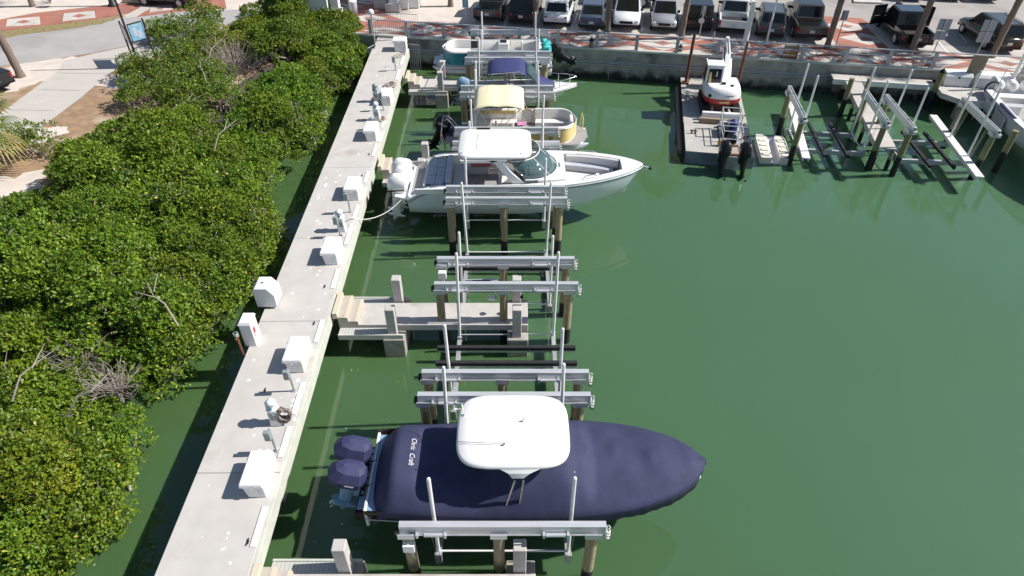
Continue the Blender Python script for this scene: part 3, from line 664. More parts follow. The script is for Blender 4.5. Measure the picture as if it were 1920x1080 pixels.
make_lift('boat lift raised under the yellow pontoon boat', (LX - .05, 32.6, 0), 0, 4.25, zc=.7, gp=4.3)
make_lift('boat lift raised under the small boat with the blue bimini', (LX - .05, 37.7, 0), 0, 4.2, zc=.7, gp=4.1)
make_lift('boat lift raised under the teal pontoon boat', (LX + .05, 42.75, 0), 0, 3.9, zc=.95, gp=4.1)

# small white control boxes on lift piles, solar panel on the finger pier
for (px, py, z, lab) in ((768, 1030, 2.0, 'white control box fixed to the nearest lift pile'), (830, 521, 2.25, 'white control box on a pile of the empty lift behind the finger pier')):
    c = at(px, py, z); t = thing('control_box', lab, 'control box', (c.x, c.y, z))
    b = MB('white_box'); b.box(-.15, .15, -.1, .1, 0, .30); b.build('case', t, bevel=.02)
    b = MB('pvc'); b.tube([(-.05, 0, 0), (-.02, .05, -.25), (0, .1, -.8)], .02); b.tube([(.05, 0, 0), (.05, .05, -.3), (.05, .1, -.8)], .018); b.build('cable', t)
c = at(903, 572, FZ)
t = thing('lift_control_unit', 'small aluminium lift control unit with dark panel standing on the finger pier', 'control unit', (c.x, c.y + .35, FZ))
b = MB('alu'); b.add([(-.62, -.12, .62), (.62, -.12, .66), (.62, .22, .86), (-.62, .22, .82), (-.62, -.12, .56), (.62, -.12, .60), (.62, .22, .80), (-.62, .22, .76)], [(0, 1, 2, 3), (4, 7, 6, 5), (0, 4, 5, 1), (1, 5, 6, 2), (2, 6, 7, 3), (3, 7, 4, 0)]); b.build('tray', t)
b = MB('black'); b.add([(-.34, -.09, .647), (.34, -.09, .667), (.34, .17, .83), (-.34, .17, .81)], [(0, 1, 2, 3)]); b.use('cream').add([(-.24, -.02, .70), (-.05, -.02, .705), (-.05, .06, .755), (-.24, .06, .75)], [(0, 1, 2, 3)]); b.add([(.05, .0, .722), (.24, .0, .728), (.24, .08, .778), (.05, .08, .772)], [(0, 1, 2, 3)]); b.build('panel', t)
b = MB('alu_dull'); b.cyl((-.55, .05, 0.002), (-.5, .05, .64), .03); b.cyl((.55, .05, 0.002), (.5, .05, .68), .03); b.use('strip').box(.25, .5, -.12, .1, .002, .12); b.build('stand', t)
# the dark round fender pair on the far post of the finger pier
b = MB('black'); b.cyl((-.12, 0, 0), (-.02, 0, 0), .11, .05); b.cyl((.45, 0, 0), (.55, 0, 0), .05, .11)
q = at(963, 557, 1.95); o = b.build('post_light', loc=(q.x - .2, q.y, 1.95)); tag(o, 'pair of small black lamps on the end post of the finger pier', 'lamp')

# right-hand basin: lifts standing square to the seawall
def rl(px, py, z):
    return at(px, py, z)
b1a, b1b = at(1479, 157, 2.9), at(1509, 217, 2.9); b2a, b2b = at(1627, 171, 2.9), at(1669, 232, 2.9)
b3a, b3b = at(1663, 174, 2.9), at(1711, 236, 2.9); b4a, b4b = at(1808, 184, 2.9), at(1882, 250, 2.9)
for (a0, a1, c0, c1, lab, k) in ((b1a, b1b, b2a, b2b, 'empty boat lift with black bunks between the barge and the catwalk', 0), (b3a, b3b, b4a, b4b, 'empty boat lift with black bunks right of the catwalk', 1)):
    m = (a0 + a1 + c0 + c1)/4; Lb = ((a1 - a0).length + (c1 - c0).length)/2; ax = ((a0 + c0) - (a1 + c1)).normalized()
    ang = math.atan2(ax.y, ax.x); W_ = abs(((c0 + c1)/2 - (a0 + a1)/2).dot(Vector((math.sin(ang), -math.cos(ang), 0))))
    make_lift(lab, (m.x, m.y, 0), ang, W_, zc=.55, Lb=Lb, piles=(-Lb/2 + .3, Lb/2 - .3), bunks=(-.75, .45), gp=4.6, gx=Lb/2 - .95, two=True)
RANG = ang
# ------------------------------------------------------------------ boats (local x towards the bow, z = 0 at the keel)
class Hull:
    def __init__(s, L, B, g0, g1, u0=.45, p=2.2, q=.62, tr=.88, rake=.5, chine=.86, keel_rise=.8, bow_g=None):
        s.deep = 0.0; s.__dict__.update(dict(L=L, B=B, g0=g0, g1=g1, u0=u0, p=p, q=q, tr=tr, rake=rake, ch=chine, kr=keel_rise))
    def b(s, u):
        if u < s.u0: return s.B/2*(s.tr + (1 - s.tr)*math.sin(u/s.u0*PI/2))
        k = (u - s.u0)/(1 - s.u0); return max(.015, s.B/2*max(0, 1 - k**s.p)**s.q)
    def g(s, u): return s.g0 + (s.g1 - s.g0)*u**1.6
    def x(s, u): return s.L*u
    def us(s, n=26): return [1 - (1 - k/n)**1.5 for k in range(n + 1)]
    def shell(s, name, parent, m, boot=None, boot_frac=.0):
        mb = MB(m); rings = []
        for u in s.us():
            b = s.b(u); g = s.g(u); f = max(0, (u - .5)/.5); c = b*(s.ch - .30*f); zc = .42 + s.kr*.8*f**2; zk = s.kr*f**2.4; x = s.x(u); r = s.rake*u**5
            pr = lambda h: x - r*(1 - h)
            zc -= s.deep*(1 - .35*f**3); zk -= s.deep*(1 - .2*f**3)
            h = [(pr(1), b, g), (pr(.8), b*.995 - .01, g - (g - zc)*.3), (pr(.45), (b + c)/2, zc + (g - zc)*.35), (pr(.25), c, zc), (pr(.22), c*.96, zc - .02), (pr(.1), c*.5, (zc + zk)/2 - .02)]
            rings.append(h + [(pr(0), 0, zk)] + [(a_, -b_, c_) for a_, b_, c_ in reversed(h)])
        mb.loft(rings, cap0=True, cap1=True, closed=False)
        return mb.build(name, parent)
    def line(s, name, parent, m, z0=0.0, out=.03, h=.05):
        """rub rail along the sheer"""
        mb = MB(m); rings = []
        for sg in (1, -1):
            pts = [(s.x(u) + (.02 if u > .98 else 0), sg*(s.b(u) + out*.4), s.g(u) + z0) for u in s.us()]
            mb.tube(pts, h/2, 6)
        return mb.build(name, parent)
    def outline(s, inset, u0, u1, n=18, dz=0.0):
        us = [u0 + (u1 - u0)*(1 - (1 - k/n)**1.4) for k in range(n + 1)]
        return [(s.x(u), max(.02, s.b(u) - inset), s.g(u) + dz) for u in us]

def ring_deck(h, name, parent, m, u0, u1, inset, floor_z, floor_m, liner_m, crown=.03, front=None):
    """gunwale cap round an open cockpit, its inner wall and the floor"""
    o = h.outline(0, u0, u1); i = h.outline(inset, u0, u1)
    if front is not None:
        i = [(min(x, front), y, z) for x, y, z in i]
    g = MB(m)
    for sg in (1, -1):
        for k in range(len(o) - 1):
            q = [(o[k][0], sg*o[k][1], o[k][2]), (o[k+1][0], sg*o[k+1][1], o[k+1][2]), (i[k+1][0], sg*i[k+1][1], i[k+1][2] + crown), (i[k][0], sg*i[k][1], i[k][2] + crown)]
            g.add(q if sg < 0 else q[::-1], [(0, 1, 2, 3)], True)
    k = len(o) - 1
    g.quad((i[k][0], -i[k][1], i[k][2] + crown), (o[k][0] , -o[k][1], o[k][2]), (o[k][0], o[k][1], o[k][2]), (i[k][0], i[k][1], i[k][2] + crown))
    gd = g.build(name, parent)
    for sg in (1, -1):
        w = MB(liner_m)
        for k in range(len(i) - 1):
            q = [(i[k][0], sg*i[k][1], i[k][2] + crown), (i[k+1][0], sg*i[k+1][1], i[k+1][2] + crown), (i[k+1][0], sg*(i[k+1][1] - .05), floor_z), (i[k][0], sg*(i[k][1] - .05), floor_z)]
            w.add(q if sg < 0 else q[::-1], [(0, 1, 2, 3)], True)
        w.build('liner', parent)
    f = MB(floor_m); pts = [(x, y - .04) for x, y, z in i] + [(x, -(y - .04)) for x, y, z in reversed(i)]
    f.add([(x, y, floor_z + .01) for x, y in pts][::-1], [tuple(range(len(pts)))]); f.build('cockpit_floor', parent)
    return gd

def outboard(label, parent_place, rz, cowl, leg, tilt=0.0, s=1.0, group=None, cover=False, as_part=None, stripe=None):
    """Outboard motor: local x forward, origin where it clamps to the transom."""
    x, y, z = parent_place
    if as_part is None:
        t = thing('outboard_motor', label, 'outboard motor', (x, y, z), rz, group)
    else:
        t = bpy.data.objects.new('outboard_motor', None); C.objects.link(t); t.parent = as_part; t.location = (x, y, z); t.rotation_euler = (0, 0, rz)
    t.rotation_euler = (0, tilt, rz); t.scale = (s, s, s)
    b = MB(cowl)
    R8 = lambda cx, hl, hw, z, k=.55: [(cx + hl*c_, hw*s_, z) for c_, s_ in ((1, k*.8), (.7, 1), (-.35, 1), (-.9, .62), (-1, 0), (-.9, -.62), (-.35, -1), (.7, -1), (1, -k*.8))]
    if cover:
        b.loft([R8(-.42, .38, .25, .05), R8(-.46, .50, .36, .22), R8(-.46, .53, .38, .45), R8(-.40, .40, .25, .72), R8(-.36, .24, .08, .80)], smooth=False)
    else:
        b.loft([R8(-.40, .34, .20, .05), R8(-.42, .42, .27, .15), R8(-.44, .44, .28, .42), R8(-.42, .40, .25, .68), R8(-.38, .28, .15, .80)], smooth=True)
    cw = b.build('cowl', t, bevel=.02, angle=50)
    b = MB(leg); b.loft([R8(-.36, .18, .09, -.85), R8(-.36, .20, .11, -.35), R8(-.38, .28, .17, .06)]); b.box(-.18, .05, -.12, .12, -.42, .02)
    b.loft([R8(-.40, .34, .13, -.86), R8(-.40, .34, .13, -.83)]); b.build('midsection', t)
    b = MB(leg); b.cyl((-.62, 0, -1.12), (-.10, 0, -1.12), .075, .06, 10); b.cyl((-.10, 0, -1.12), (.06, 0, -1.12), .06, .012, 10)
    b.side([(-.5, -1.1), (-.15, -1.1), (-.2, -.84), (-.52, -.84)], -.025, .025); b.side([(-.48, -1.15), (-.2, -1.15), (-.42, -1.42)], -.012, .012); b.build('gearcase', t)
    b = MB('steel' if leg != 'black' else 'black'); b.cyl((-.78, 0, -1.12), (-.62, 0, -1.12), .05, .06, 8)
    for k in range(3):
        a = k*2*PI/3 + .4; ca, sa = math.cos(a), math.sin(a)
        b.add([(-.64, .05*ca, -1.12 + .05*sa), (-.70, .20*math.cos(a - .35), -1.12 + .20*math.sin(a - .35)), (-.74, .22*ca, -1.12 + .22*sa), (-.76, .19*math.cos(a + .3), -1.12 + .19*math.sin(a + .3))], [(0, 1, 2, 3)]); 
    b.build('propeller', t)
    b = MB('black'); b.box(-.02, .10, -.20, .20, -.30, .04); b.tube([(.0, .1, .05), (.15, .15, .16), (.3, .05, .1), (.38, .12, .0)], .025); b.tube([(.0, -.1, .08), (.18, -.12, .2), (.3, 0, .12), (.36, -.1, 0)], .022); b.use('steel').cyl((.05, -.28, .0), (.05, .28, .0), .025)
    b.build('clamp_bracket', t)
    if stripe:
        b = MB(stripe); b.side([(-.80, .08), (-.12, .28), (-.12, .33), (-.82, .14)], -.284, -.280); b.side([(-.80, .08), (-.12, .28), (-.12, .33), (-.82, .14)], .280, .284); b.build('stripe', cw)
    return t, cw

# ---------- navy covered centre console boat
NX, NY, NZ = -3.95, 10.97, 1.08
nb = thing('covered_boat', 'centre console boat under a dark navy cover with a white hardtop', 'boat', (NX, NY, NZ))
hn = Hull(9.25, 3.1, 1.12, 1.42, u0=.50, p=2.5, q=.60, tr=.86, rake=.7, keel_rise=.75)
hn.shell('hull', nb, 'burgundy'); hn.line('rub_rail', nb, 'alu_dull', -.40, .03, .035)
b = MB('burgundy'); b.box(-.35, 0.0, -1.1, 1.1, .3, .62); b.use('ltblue').box(-.30, .25, -1.0, 1.0, .62, .66); b.build('engine_bracket', nb, bevel=.02)
b = MB('white'); b.box(-.02, .06, -1.3, 1.3, .3, 1.05); b.use('ltblue').box(.06, .5, -1.25, 1.25, .72, 1.0); b.build('transom', nb, bevel=.02)
# canvas: profile of gunwale and ridge heights along the boat
prof = [(.02, .72, .74), (.08, .78, .86), (.20, .88, 1.08), (.34, .97, 1.32), (.48, 1.05, 1.56), (.62, 1.10, 1.80), (.70, 1.14, 1.93), (.80, 1.15, 1.97), (1.3, 1.16, 1.90), (1.6, 1.17, 1.74), (2.2, 1.18, 1.66), (3.0, 1.19, 1.72), (3.7, 1.20, 1.98), (4.3, 1.22, 2.22), (5.3, 1.24, 2.25), (5.75, 1.26, 2.05), (6.2, 1.28, 1.76), (7.0, 1.31, 1.72), (8.0, 1.36, 1.68), (8.8, 1.40, 1.58), (9.27, 1.42, 1.50)]
def pint(x, k):
    for a, c in zip(prof[:-1], prof[1:]):
        if x <= c[0]:
            f = (x - a[0])/(c[0] - a[0]); f = f if x < .70 else f*f*(3 - 2*f); return a[k] + (c[k] - a[k])*f
    return prof[-1][k]
b = MB('navy'); rings = []; rnd = random.Random(3)
xs = [.02 + 9.27*(1 - (1 - k/90)**1.25) for k in range(91)]
def cover_z(x, fr):
    g_, r_ = pint(x, 1), pint(x, 2)
    wr = .012*math.sin(x*2.3 + fr*3 + math.sin(x*1.7)*2) + .006*math.sin(x*7.3 - fr*6 + 2*math.sin(fr*5))
    e_ = max(0, abs(fr) - .55)/.45; wr += e_*(.022*math.sin(x*12 + 3*math.sin(x*2.1)) + .012*math.sin(x*27))*(1 if x < 7 else .4)
    for lx in (3.8, 4.14): wr -= .05*math.exp(-((x - lx)/.16)**2 - ((abs(fr) - .86)/.22)**2)
    wr += .02*math.exp(-((x - 5.7)/.5)**2)*math.sin(fr*16)
    for bx_, bf in ((6.75, .08), (7.75, -.05), (6.0, -.1)): wr += .06*math.exp(-((x - bx_)/.16)**2 - ((fr - bf)/.13)**2) + .03*math.exp(-((x - bx_)/.5)**2 - ((fr - bf)/.4)**2)
    box = 1 - abs(fr)**(3.0 if x < 5.6 else 2.6)
    return g_ + (r_ - g_)*box + wr*(1 - fr*fr)
for x in xs:
    u = min(1, x/9.25); hb = hn.b(min(u, .9995)) + .035
    if x < .5: hb *= .80 + .2*(x/.5)
    r = []
    for k in range(25):
        fr = -1 + 2*k/24; fr = math.copysign(abs(fr)**.8, fr); r.append((x + (.03 if x > 9.2 else 0), hb*fr, cover_z(x, fr)))
    skirt = .26 + .24*(x/9.25)**2 + .02*math.sin(x*7); sk = lambda sg, d: (x, sg*(hb + .012*math.sin(x*17)*(d > .1)), pint(x, 1) - d)
    rings.append([sk(-1, skirt), sk(-1, .08)] + r + [sk(1, .08), sk(1, skirt)])
b.loft(rings, False, False, closed=False); nc = b.build('cover', nb, sub=0)
md = nc.modifiers.new('thickness', 'SOLIDIFY'); md.thickness = .012; md.offset = -1
def on_cover(x, y, up=.006):
    u = min(.9995, x/9.25); hb = hn.b(u) + .035; return Vector((x, y, cover_z(x, max(-1, min(1, y/hb))) + up))
for x in (5.95, 7.6, 3.3):
    b = MB('navy'); hb = hn.b(x/9.25); b.tube([on_cover(x + .04*math.sin(k*.4), -hb + 2*hb*k/24, .003) for k in range(25)], .012, 5); b.build('seam', nc)
for (x0, y0, x1, y1) in ((3.0, -1.0, 3.7, -1.28), (3.9, -1.30, 4.5, -.95), (4.9, -1.25, 5.4, -1.27), (.9, -.35, 1.5, -.15), (.95, .3, 1.5, .35)):
    b = MB('navy'); b.tube([on_cover(x0 + (x1 - x0)*k/6, y0 + (y1 - y0)*k/6, .002) for k in range(7)], .014, 5); b.build('strap', nc)
b = MB('white'); b.add([on_cover(5.45, -.62, .01), on_cover(5.62, -.78, .01), on_cover(5.64, -.74, .01), on_cover(5.48, -.58, .01)], [(0, 1, 2, 3)]); b.build('tie_tag', nc)
# script lettering across the aft ridge of the cover
for word, yy in (('Chris', .25), ('Craft', -.25)):
    p0 = on_cover(1.2, yy, .014); tx = text_mesh('lettering', word, .205, 'white', nc, Matrix(), .002, shear=.35)
    for v in tx.data.vertices:
        q = on_cover(1.24 + v.co.y*.95, yy - v.co.x*.88, .012 + v.co.z); v.co = q
b = MB('black'); b.ball((9.22, 0, .95), .06); b.build('bow_eye', nb)
# hardtop on a hoop of four flat legs
def superring(cx, cy, hx, hy, z, n=40, e=4.2): return [(cx + hx*math.copysign(abs(math.cos(a))**(2/e), math.cos(a)), cy + hy*math.copysign(abs(math.sin(a))**(2/e), math.sin(a)), z) for a in [2*PI*k/n for k in range(n)]]
b = MB('white'); hz = 2.72
b.loft([superring(3.98, 0, 1.36, 1.10, hz), superring(3.98, 0, 1.47, 1.19, hz + .04), superring(3.98, 0, 1.48, 1.20, hz + .10), superring(3.98, 0, 1.42, 1.14, hz + .16), superring(3.97, 0, 1.1, .9, hz + .175), superring(3.97, 0, .5, .4, hz + .185)])
ht = b.build('hardtop', nb)
for sg in (-1, 1):
    b = MB('white')
    b.loft([[(3.55, sg*1.12, hz + .02), (4.75, sg*1.12, hz + .02), (4.75, sg*1.16, hz + .10), (3.55, sg*1.16, hz + .10)], [(3.85, sg*1.24, hz - .06), (4.4, sg*1.24, hz - .06), (4.4, sg*1.28, hz - .0), (3.85, sg*1.28, hz - .0)], [(3.95, sg*1.27, hz - .16), (4.25, sg*1.27, hz - .16), (4.25, sg*1.31, hz - .16), (3.95, sg*1.31, hz - .16)]])
    b.build('hardtop_wing', ht, bevel=.01)
for sg in (-1, 1):
    for xa, xb_ in ((4.02, 3.80), (4.24, 4.14)):
        b = MB('steel'); b.tube([(xa, sg*1.30, hz - .28), (xb_, sg*1.36, 1.42)], .035, 8); b.use('steel').box(xb_ - .07, xb_ + .07, sg*1.36 - .05, sg*1.36 + .05, 1.34, 1.42); b.build('hardtop_leg', nb)
b = MB('steel'); b.cyl((3.75, -.55, hz + .19), (3.75, -.55, hz + .25), .03); b.cyl((2.55, -.48, hz + .24), (3.78, -.55, hz + .24), .012, .006, 6); b.build('antenna', ht)
b = MB('steel'); b.cyl((2.66, .42, hz + .155), (2.66, .42, hz + .22), .022); b.cyl((2.66, .42, hz + .2), (2.5, .42, hz + .2), .012); b.cyl((2.66, .42, hz + .2), (2.6, .66, hz + .35), .008); b.cyl((2.55, .6, hz + .2), (2.1, .85, hz + .25), .01); b.build('antenna', ht)
b = MB('steel'); b.lathe([(.035, 0), (.035, .03), (.015, .06), (.02, .09)], 10, (4.25, .22, hz + .20)); b.build('anchor_light', ht)
for k, (yy, nm) in enumerate(((.40, 'covered outboard motor on the navy boat, the one farther from the near lift beam'), (-.40, 'covered outboard motor on the navy boat, the one nearer the near lift beam'))):
    t, cw = outboard(None, (-.22, yy, .92), 0, 'cover_blue', 'ltblue', tilt=R(16), s=1.0, cover=True, as_part=nb)
    tx = text_mesh('maker_script', 'mercury', .075, 'white', cw, Matrix.Translation((-.35, -.388, .40)) @ Matrix.Rotation(R(68), 4, 'X'), .002, shear=.3)

# ---------- white motorboat with triple outboards
WX, WY, WZ = -4.72, 27.02, 1.22
wbt = thing('motorboat', 'large white open bow motorboat with white hardtop and green windshield', 'boat', (WX, WY, WZ))
hw = Hull(10.75, 3.45, 1.22, 1.58, u0=.42, p=2.45, q=.70, tr=.90, rake=.7, keel_rise=.55); hw.deep = .6
hw.g = lambda u: 1.22 + .36*u**1.6 - .60*max(0.0, 1 - u/.12)**1.5
hw.shell('hull', wbt, 'hull_blue'); hw.line('rub_rail', wbt, 'alu_dull', -.10, .04, .05)
hw.line('waterline_stripe', wbt, 'black', -.16, .04, .02)
ring_deck(hw, 'aft_deck', wbt, 'white', 0.0, .60, .30, .55, 'deck_grey', 'offwhite')
ring_deck(hw, 'bow_deck', wbt, 'white', .60, 1.0, .34, .80, 'offwhite', 'grey_vinyl', front=9.75)
b = MB('white'); pts = [(.0, 1.45), (-.62, 1.25), (-.66, .75), (-.05, .70), (-.05, -.70), (-.66, -.75), (-.62, -1.25), (0, -1.45)]; b.prism(pts, .50, .60); b.box(-.05, .02, -1.4, 1.4, .3, .56); b.build('swim_platform', wbt, bevel=.025)
b = MB('white'); b.box(.02, .10, -1.48, 1.48, .56, .75); b.build('transom', wbt)
b = MB('deck_grey'); b.box(.1, .75, -1.2, 1.2, .60, .68); b.build('aft_step', wbt)
b = MB('grey_vinyl')
for i in range(3):
    for j in range(2): b.box(.80 + .42*j, 1.21 + .42*j, -1.14 + .76*i, -.40 + .76*i, .85, 1.20)
b.build('sunpad', wbt, bevel=.03)
b = MB('white'); b.box(.70, .80, -1.18, 1.18, .56, 1.14); b.box(.8, 1.72, -1.17, 1.17, .56, .85); b.build('sunpad_base', wbt, bevel=.02)
b = MB('grey_vinyl'); b.box(1.68, 1.95, -1.18, 1.18, .9, 1.42); b.box(1.95, 2.5, -1.15, 1.15, .6, .95); b.build('stern_seat', wbt, bevel=.06)
b = MB('black')
for xx, yy in ((.9, 1.28), (1.0, 1.28), (1.6, 1.28), (.9, -1.28), (1.0, -1.28), (1.6, -1.28)): b.cyl((xx, yy, 1.20), (xx, yy, 1.265), .035)
b.build('drink_holder', wbt)
b = MB('offwhite'); b.box(2.6, 3.6, .75, 1.18, .56, 1.0); b.use('white').box(2.9, 3.9, .95, 1.2, 1.0, 1.15); b.build('side_seat', wbt, bevel=.04)
b = MB('red'); b.box(2.75, 3.7, .55, .95, 1.12, 1.17); b.build('folded_towel', wbt, bevel=.02)
for yy in (-.62, .55):
    b = MB('offwhite'); b.box(4.25, 4.8, yy - .32, yy + .32, .95, 1.15); b.box(4.1, 4.28, yy - .32, yy + .32, 1.0, 1.65); b.use('white').box(4.3, 4.7, yy - .2, yy + .2, .56, .95); b.build('helm_seat', wbt, bevel=.05)
b = MB('white'); b.box(5.3, 5.95, -1.15, -.2, .56, 1.55); b.box(5.3, 5.95, .3, 1.15, .56, 1.5); b.use('black').add([(5.28, -1.05, 1.3), (5.28, -.3, 1.3), (5.5, -.3, 1.62), (5.5, -1.05, 1.62)], [(0, 1, 2, 3)]); b.build('console', wbt, bevel=.03)
b = MB('black'); b.tube([(5.15 + .02*math.cos(a), -.65 + .19*math.cos(a), 1.35 + .19*math.sin(a)) for a in [k*2*PI/16 for k in range(17)]], .018); b.cyl((5.15, -.65, 1.35), (5.3, -.65, 1.35), .03); b.build('steering_wheel', wbt)
# windshield: curved raked glass
def ws(z, k): 
    n = 16; return [(5.35 + 1.50*math.cos(a)**.8*k - .85*(z - 1.5), 1.42*math.sin(a)*(1 - .17*(z - 1.5)), z) for a in [-PI/2 + PI*j/n for j in range(n + 1)]]
b = MB('glass_green'); b.loft([ws(1.55, 1), ws(2.0, .96), ws(2.35, .9)], False, False, closed=False); wsd = b.build('windshield', wbt)
md = wsd.modifiers.new('thickness', 'SOLIDIFY'); md.thickness = .015
b = MB('white'); b.tube(ws(1.55, 1), .035); b.tube(ws(2.36, .9), .022)
for j in (4, 8, 12): b.tube([ws(1.55, 1)[j], ws(2.36, .9)[j]], .016)
b.build('windshield_frame', wsd)
b = MB('white'); dk = [(x, y) for x, y, z in hw.outline(.32, .545, .665, 8)]; pts = dk + [(x, -y) for x, y in reversed(dk)]; b.prism(pts[::-1], 1.25, 1.52); b.build('foredeck', wbt, bevel=.04)
b = MB('glass_green'); b.quad((6.62, -.22, 1.526), (6.95, -.22, 1.526), (6.95, .22, 1.526), (6.62, .22, 1.526)); b.build('deck_hatch', wbt)
# bow seats around the open bow
b = MB('grey_vinyl')
for sg in (1, -1):
    o_ = hw.outline(.36, .67, .88, 10); i_ = hw.outline(.86, .67, .88, 10); r = []
    for a_, c_ in zip(o_, i_): r.append([(a_[0], sg*a_[1], .82), (a_[0], sg*a_[1], 1.12), (a_[0], sg*max(.05, c_[1]), 1.12), (a_[0], sg*max(.05, c_[1]), .82)])
    b.loft(r, smooth=False)
b.build('bow_cushion', wbt, bevel=.03)
b = MB('offwhite')
for sg in (1, -1):
    o_ = hw.outline(.35, .68, .90, 10); r = []
    for a_ in o_: r.append([(a_[0], sg*(a_[1] - .0), 1.12), (a_[0], sg*(a_[1] - .0), a_[2] + .02), (a_[0], sg*max(.03, a_[1] - .13), a_[2] - .02), (a_[0], sg*max(.03, a_[1] - .16), 1.12)])
    b.loft(r, smooth=False)
b.build('bow_backrest', wbt, bevel=.03)
for sg in (1, -1): b = MB('steel'); b.tube([(7.9, sg*(hw.b(.735) - .22), 1.52), (8.0, sg*(hw.b(.745) - .22), 1.64), (8.6, sg*(hw.b(.8) - .22), 1.66), (8.7, sg*(hw.b(.81) - .22), 1.54)], .018); b.build('grab_rail', wbt)
b = MB('steel'); b.cyl((10.6, 0, 1.5), (11.05, 0, 1.38), .035); b.use('black').ball((11.12, 0, 1.35), .10, s=(1, 1, .7)); b.use('steel').cyl((10.95, -.18, 1.3), (10.95, .18, 1.3), .03); b.build('anchor', wbt)
# hardtop with its broad raked arches
hz = 2.52
b = MB('white'); b.loft([superring(3.95, 0, 1.50, 1.27, hz, e=6), superring(3.95, 0, 1.63, 1.37, hz + .05, e=6.5), superring(3.95, 0, 1.64, 1.38, hz + .12, e=6.5), superring(3.95, 0, 1.58, 1.32, hz + .17, e=6), superring(3.95, 0, 1.2, 1.0, hz + .20, e=5), superring(3.95, 0, .5, .4, hz + .21)]); ht = b.build('hardtop', wbt)
b = MB('white'); b.box(3.15, 4.6, -.75, .75, hz + .195, hz + .225); b.build('roof_panel', ht, bevel=.02)
b = MB('black')
for xx, yy in ((2.5, -1.05), (4.5, -.9), (4.9, .7), (5.1, -1.1)): b.cyl((xx, yy, hz + .17), (xx, yy, hz + .2), .03)
b.build('roof_fitting', ht)
b = MB('black'); b.box(3.1, 3.7, 1.20, 1.28, hz + .18, hz + .24); b.build('light_bar', ht)
for sg in (-1, 1):
    b = MB('white'); y0, y1 = sg*1.30, sg*1.40
    r = lambda a, zz, w: [(a, y0, zz), (a + w, y0, zz), (a + w, y1, zz), (a, y1, zz)]
    b.loft([r(4.75, 1.36, .55), r(4.30, 1.9, .42), r(3.95, 2.35, .42), r(3.6, hz + .02, .9)], smooth=False); b.build('arch', wbt, bevel=.03)
    b = MB('white'); b.loft([[(2.45, y0, hz), (4.2, y0, hz), (4.2, y1, hz), (2.45, y1, hz)], [(2.5, y0, hz - .12), (3.9, y0, hz - .12), (3.9, y1, hz - .12), (2.5, y1, hz - .12)]], smooth=False); b.build('roof_beam', wbt, bevel=.02)
    b = MB('steel'); b.cyl((4.35, sg*1.22, hz), (5.2, sg*1.15, 1.6), .025); b.build('roof_strut', wbt)
# folding side platform panel shape in the near topside
b = MB('white'); b.side([(.15, .96), (2.4, 1.02), (2.4, 1.26), (.4, 1.22)], -1.67, -1.58); b.build('side_wing', wbt, bevel=.05)
b = MB('black')
for k in range(3): b.cyl((2.5 + .2*k, -1.60, .42), (2.5 + .2*k, -1.645, .42), .035)
b.build('drain_port', wbt)
for k, yy in enumerate((.72, 0, -.72)):
    outboard(None, (-.02 - .12*abs(k - 1), yy, .42), 0, 'white', 'white', tilt=R(12), s=1.12, as_part=wbt, stripe='black')

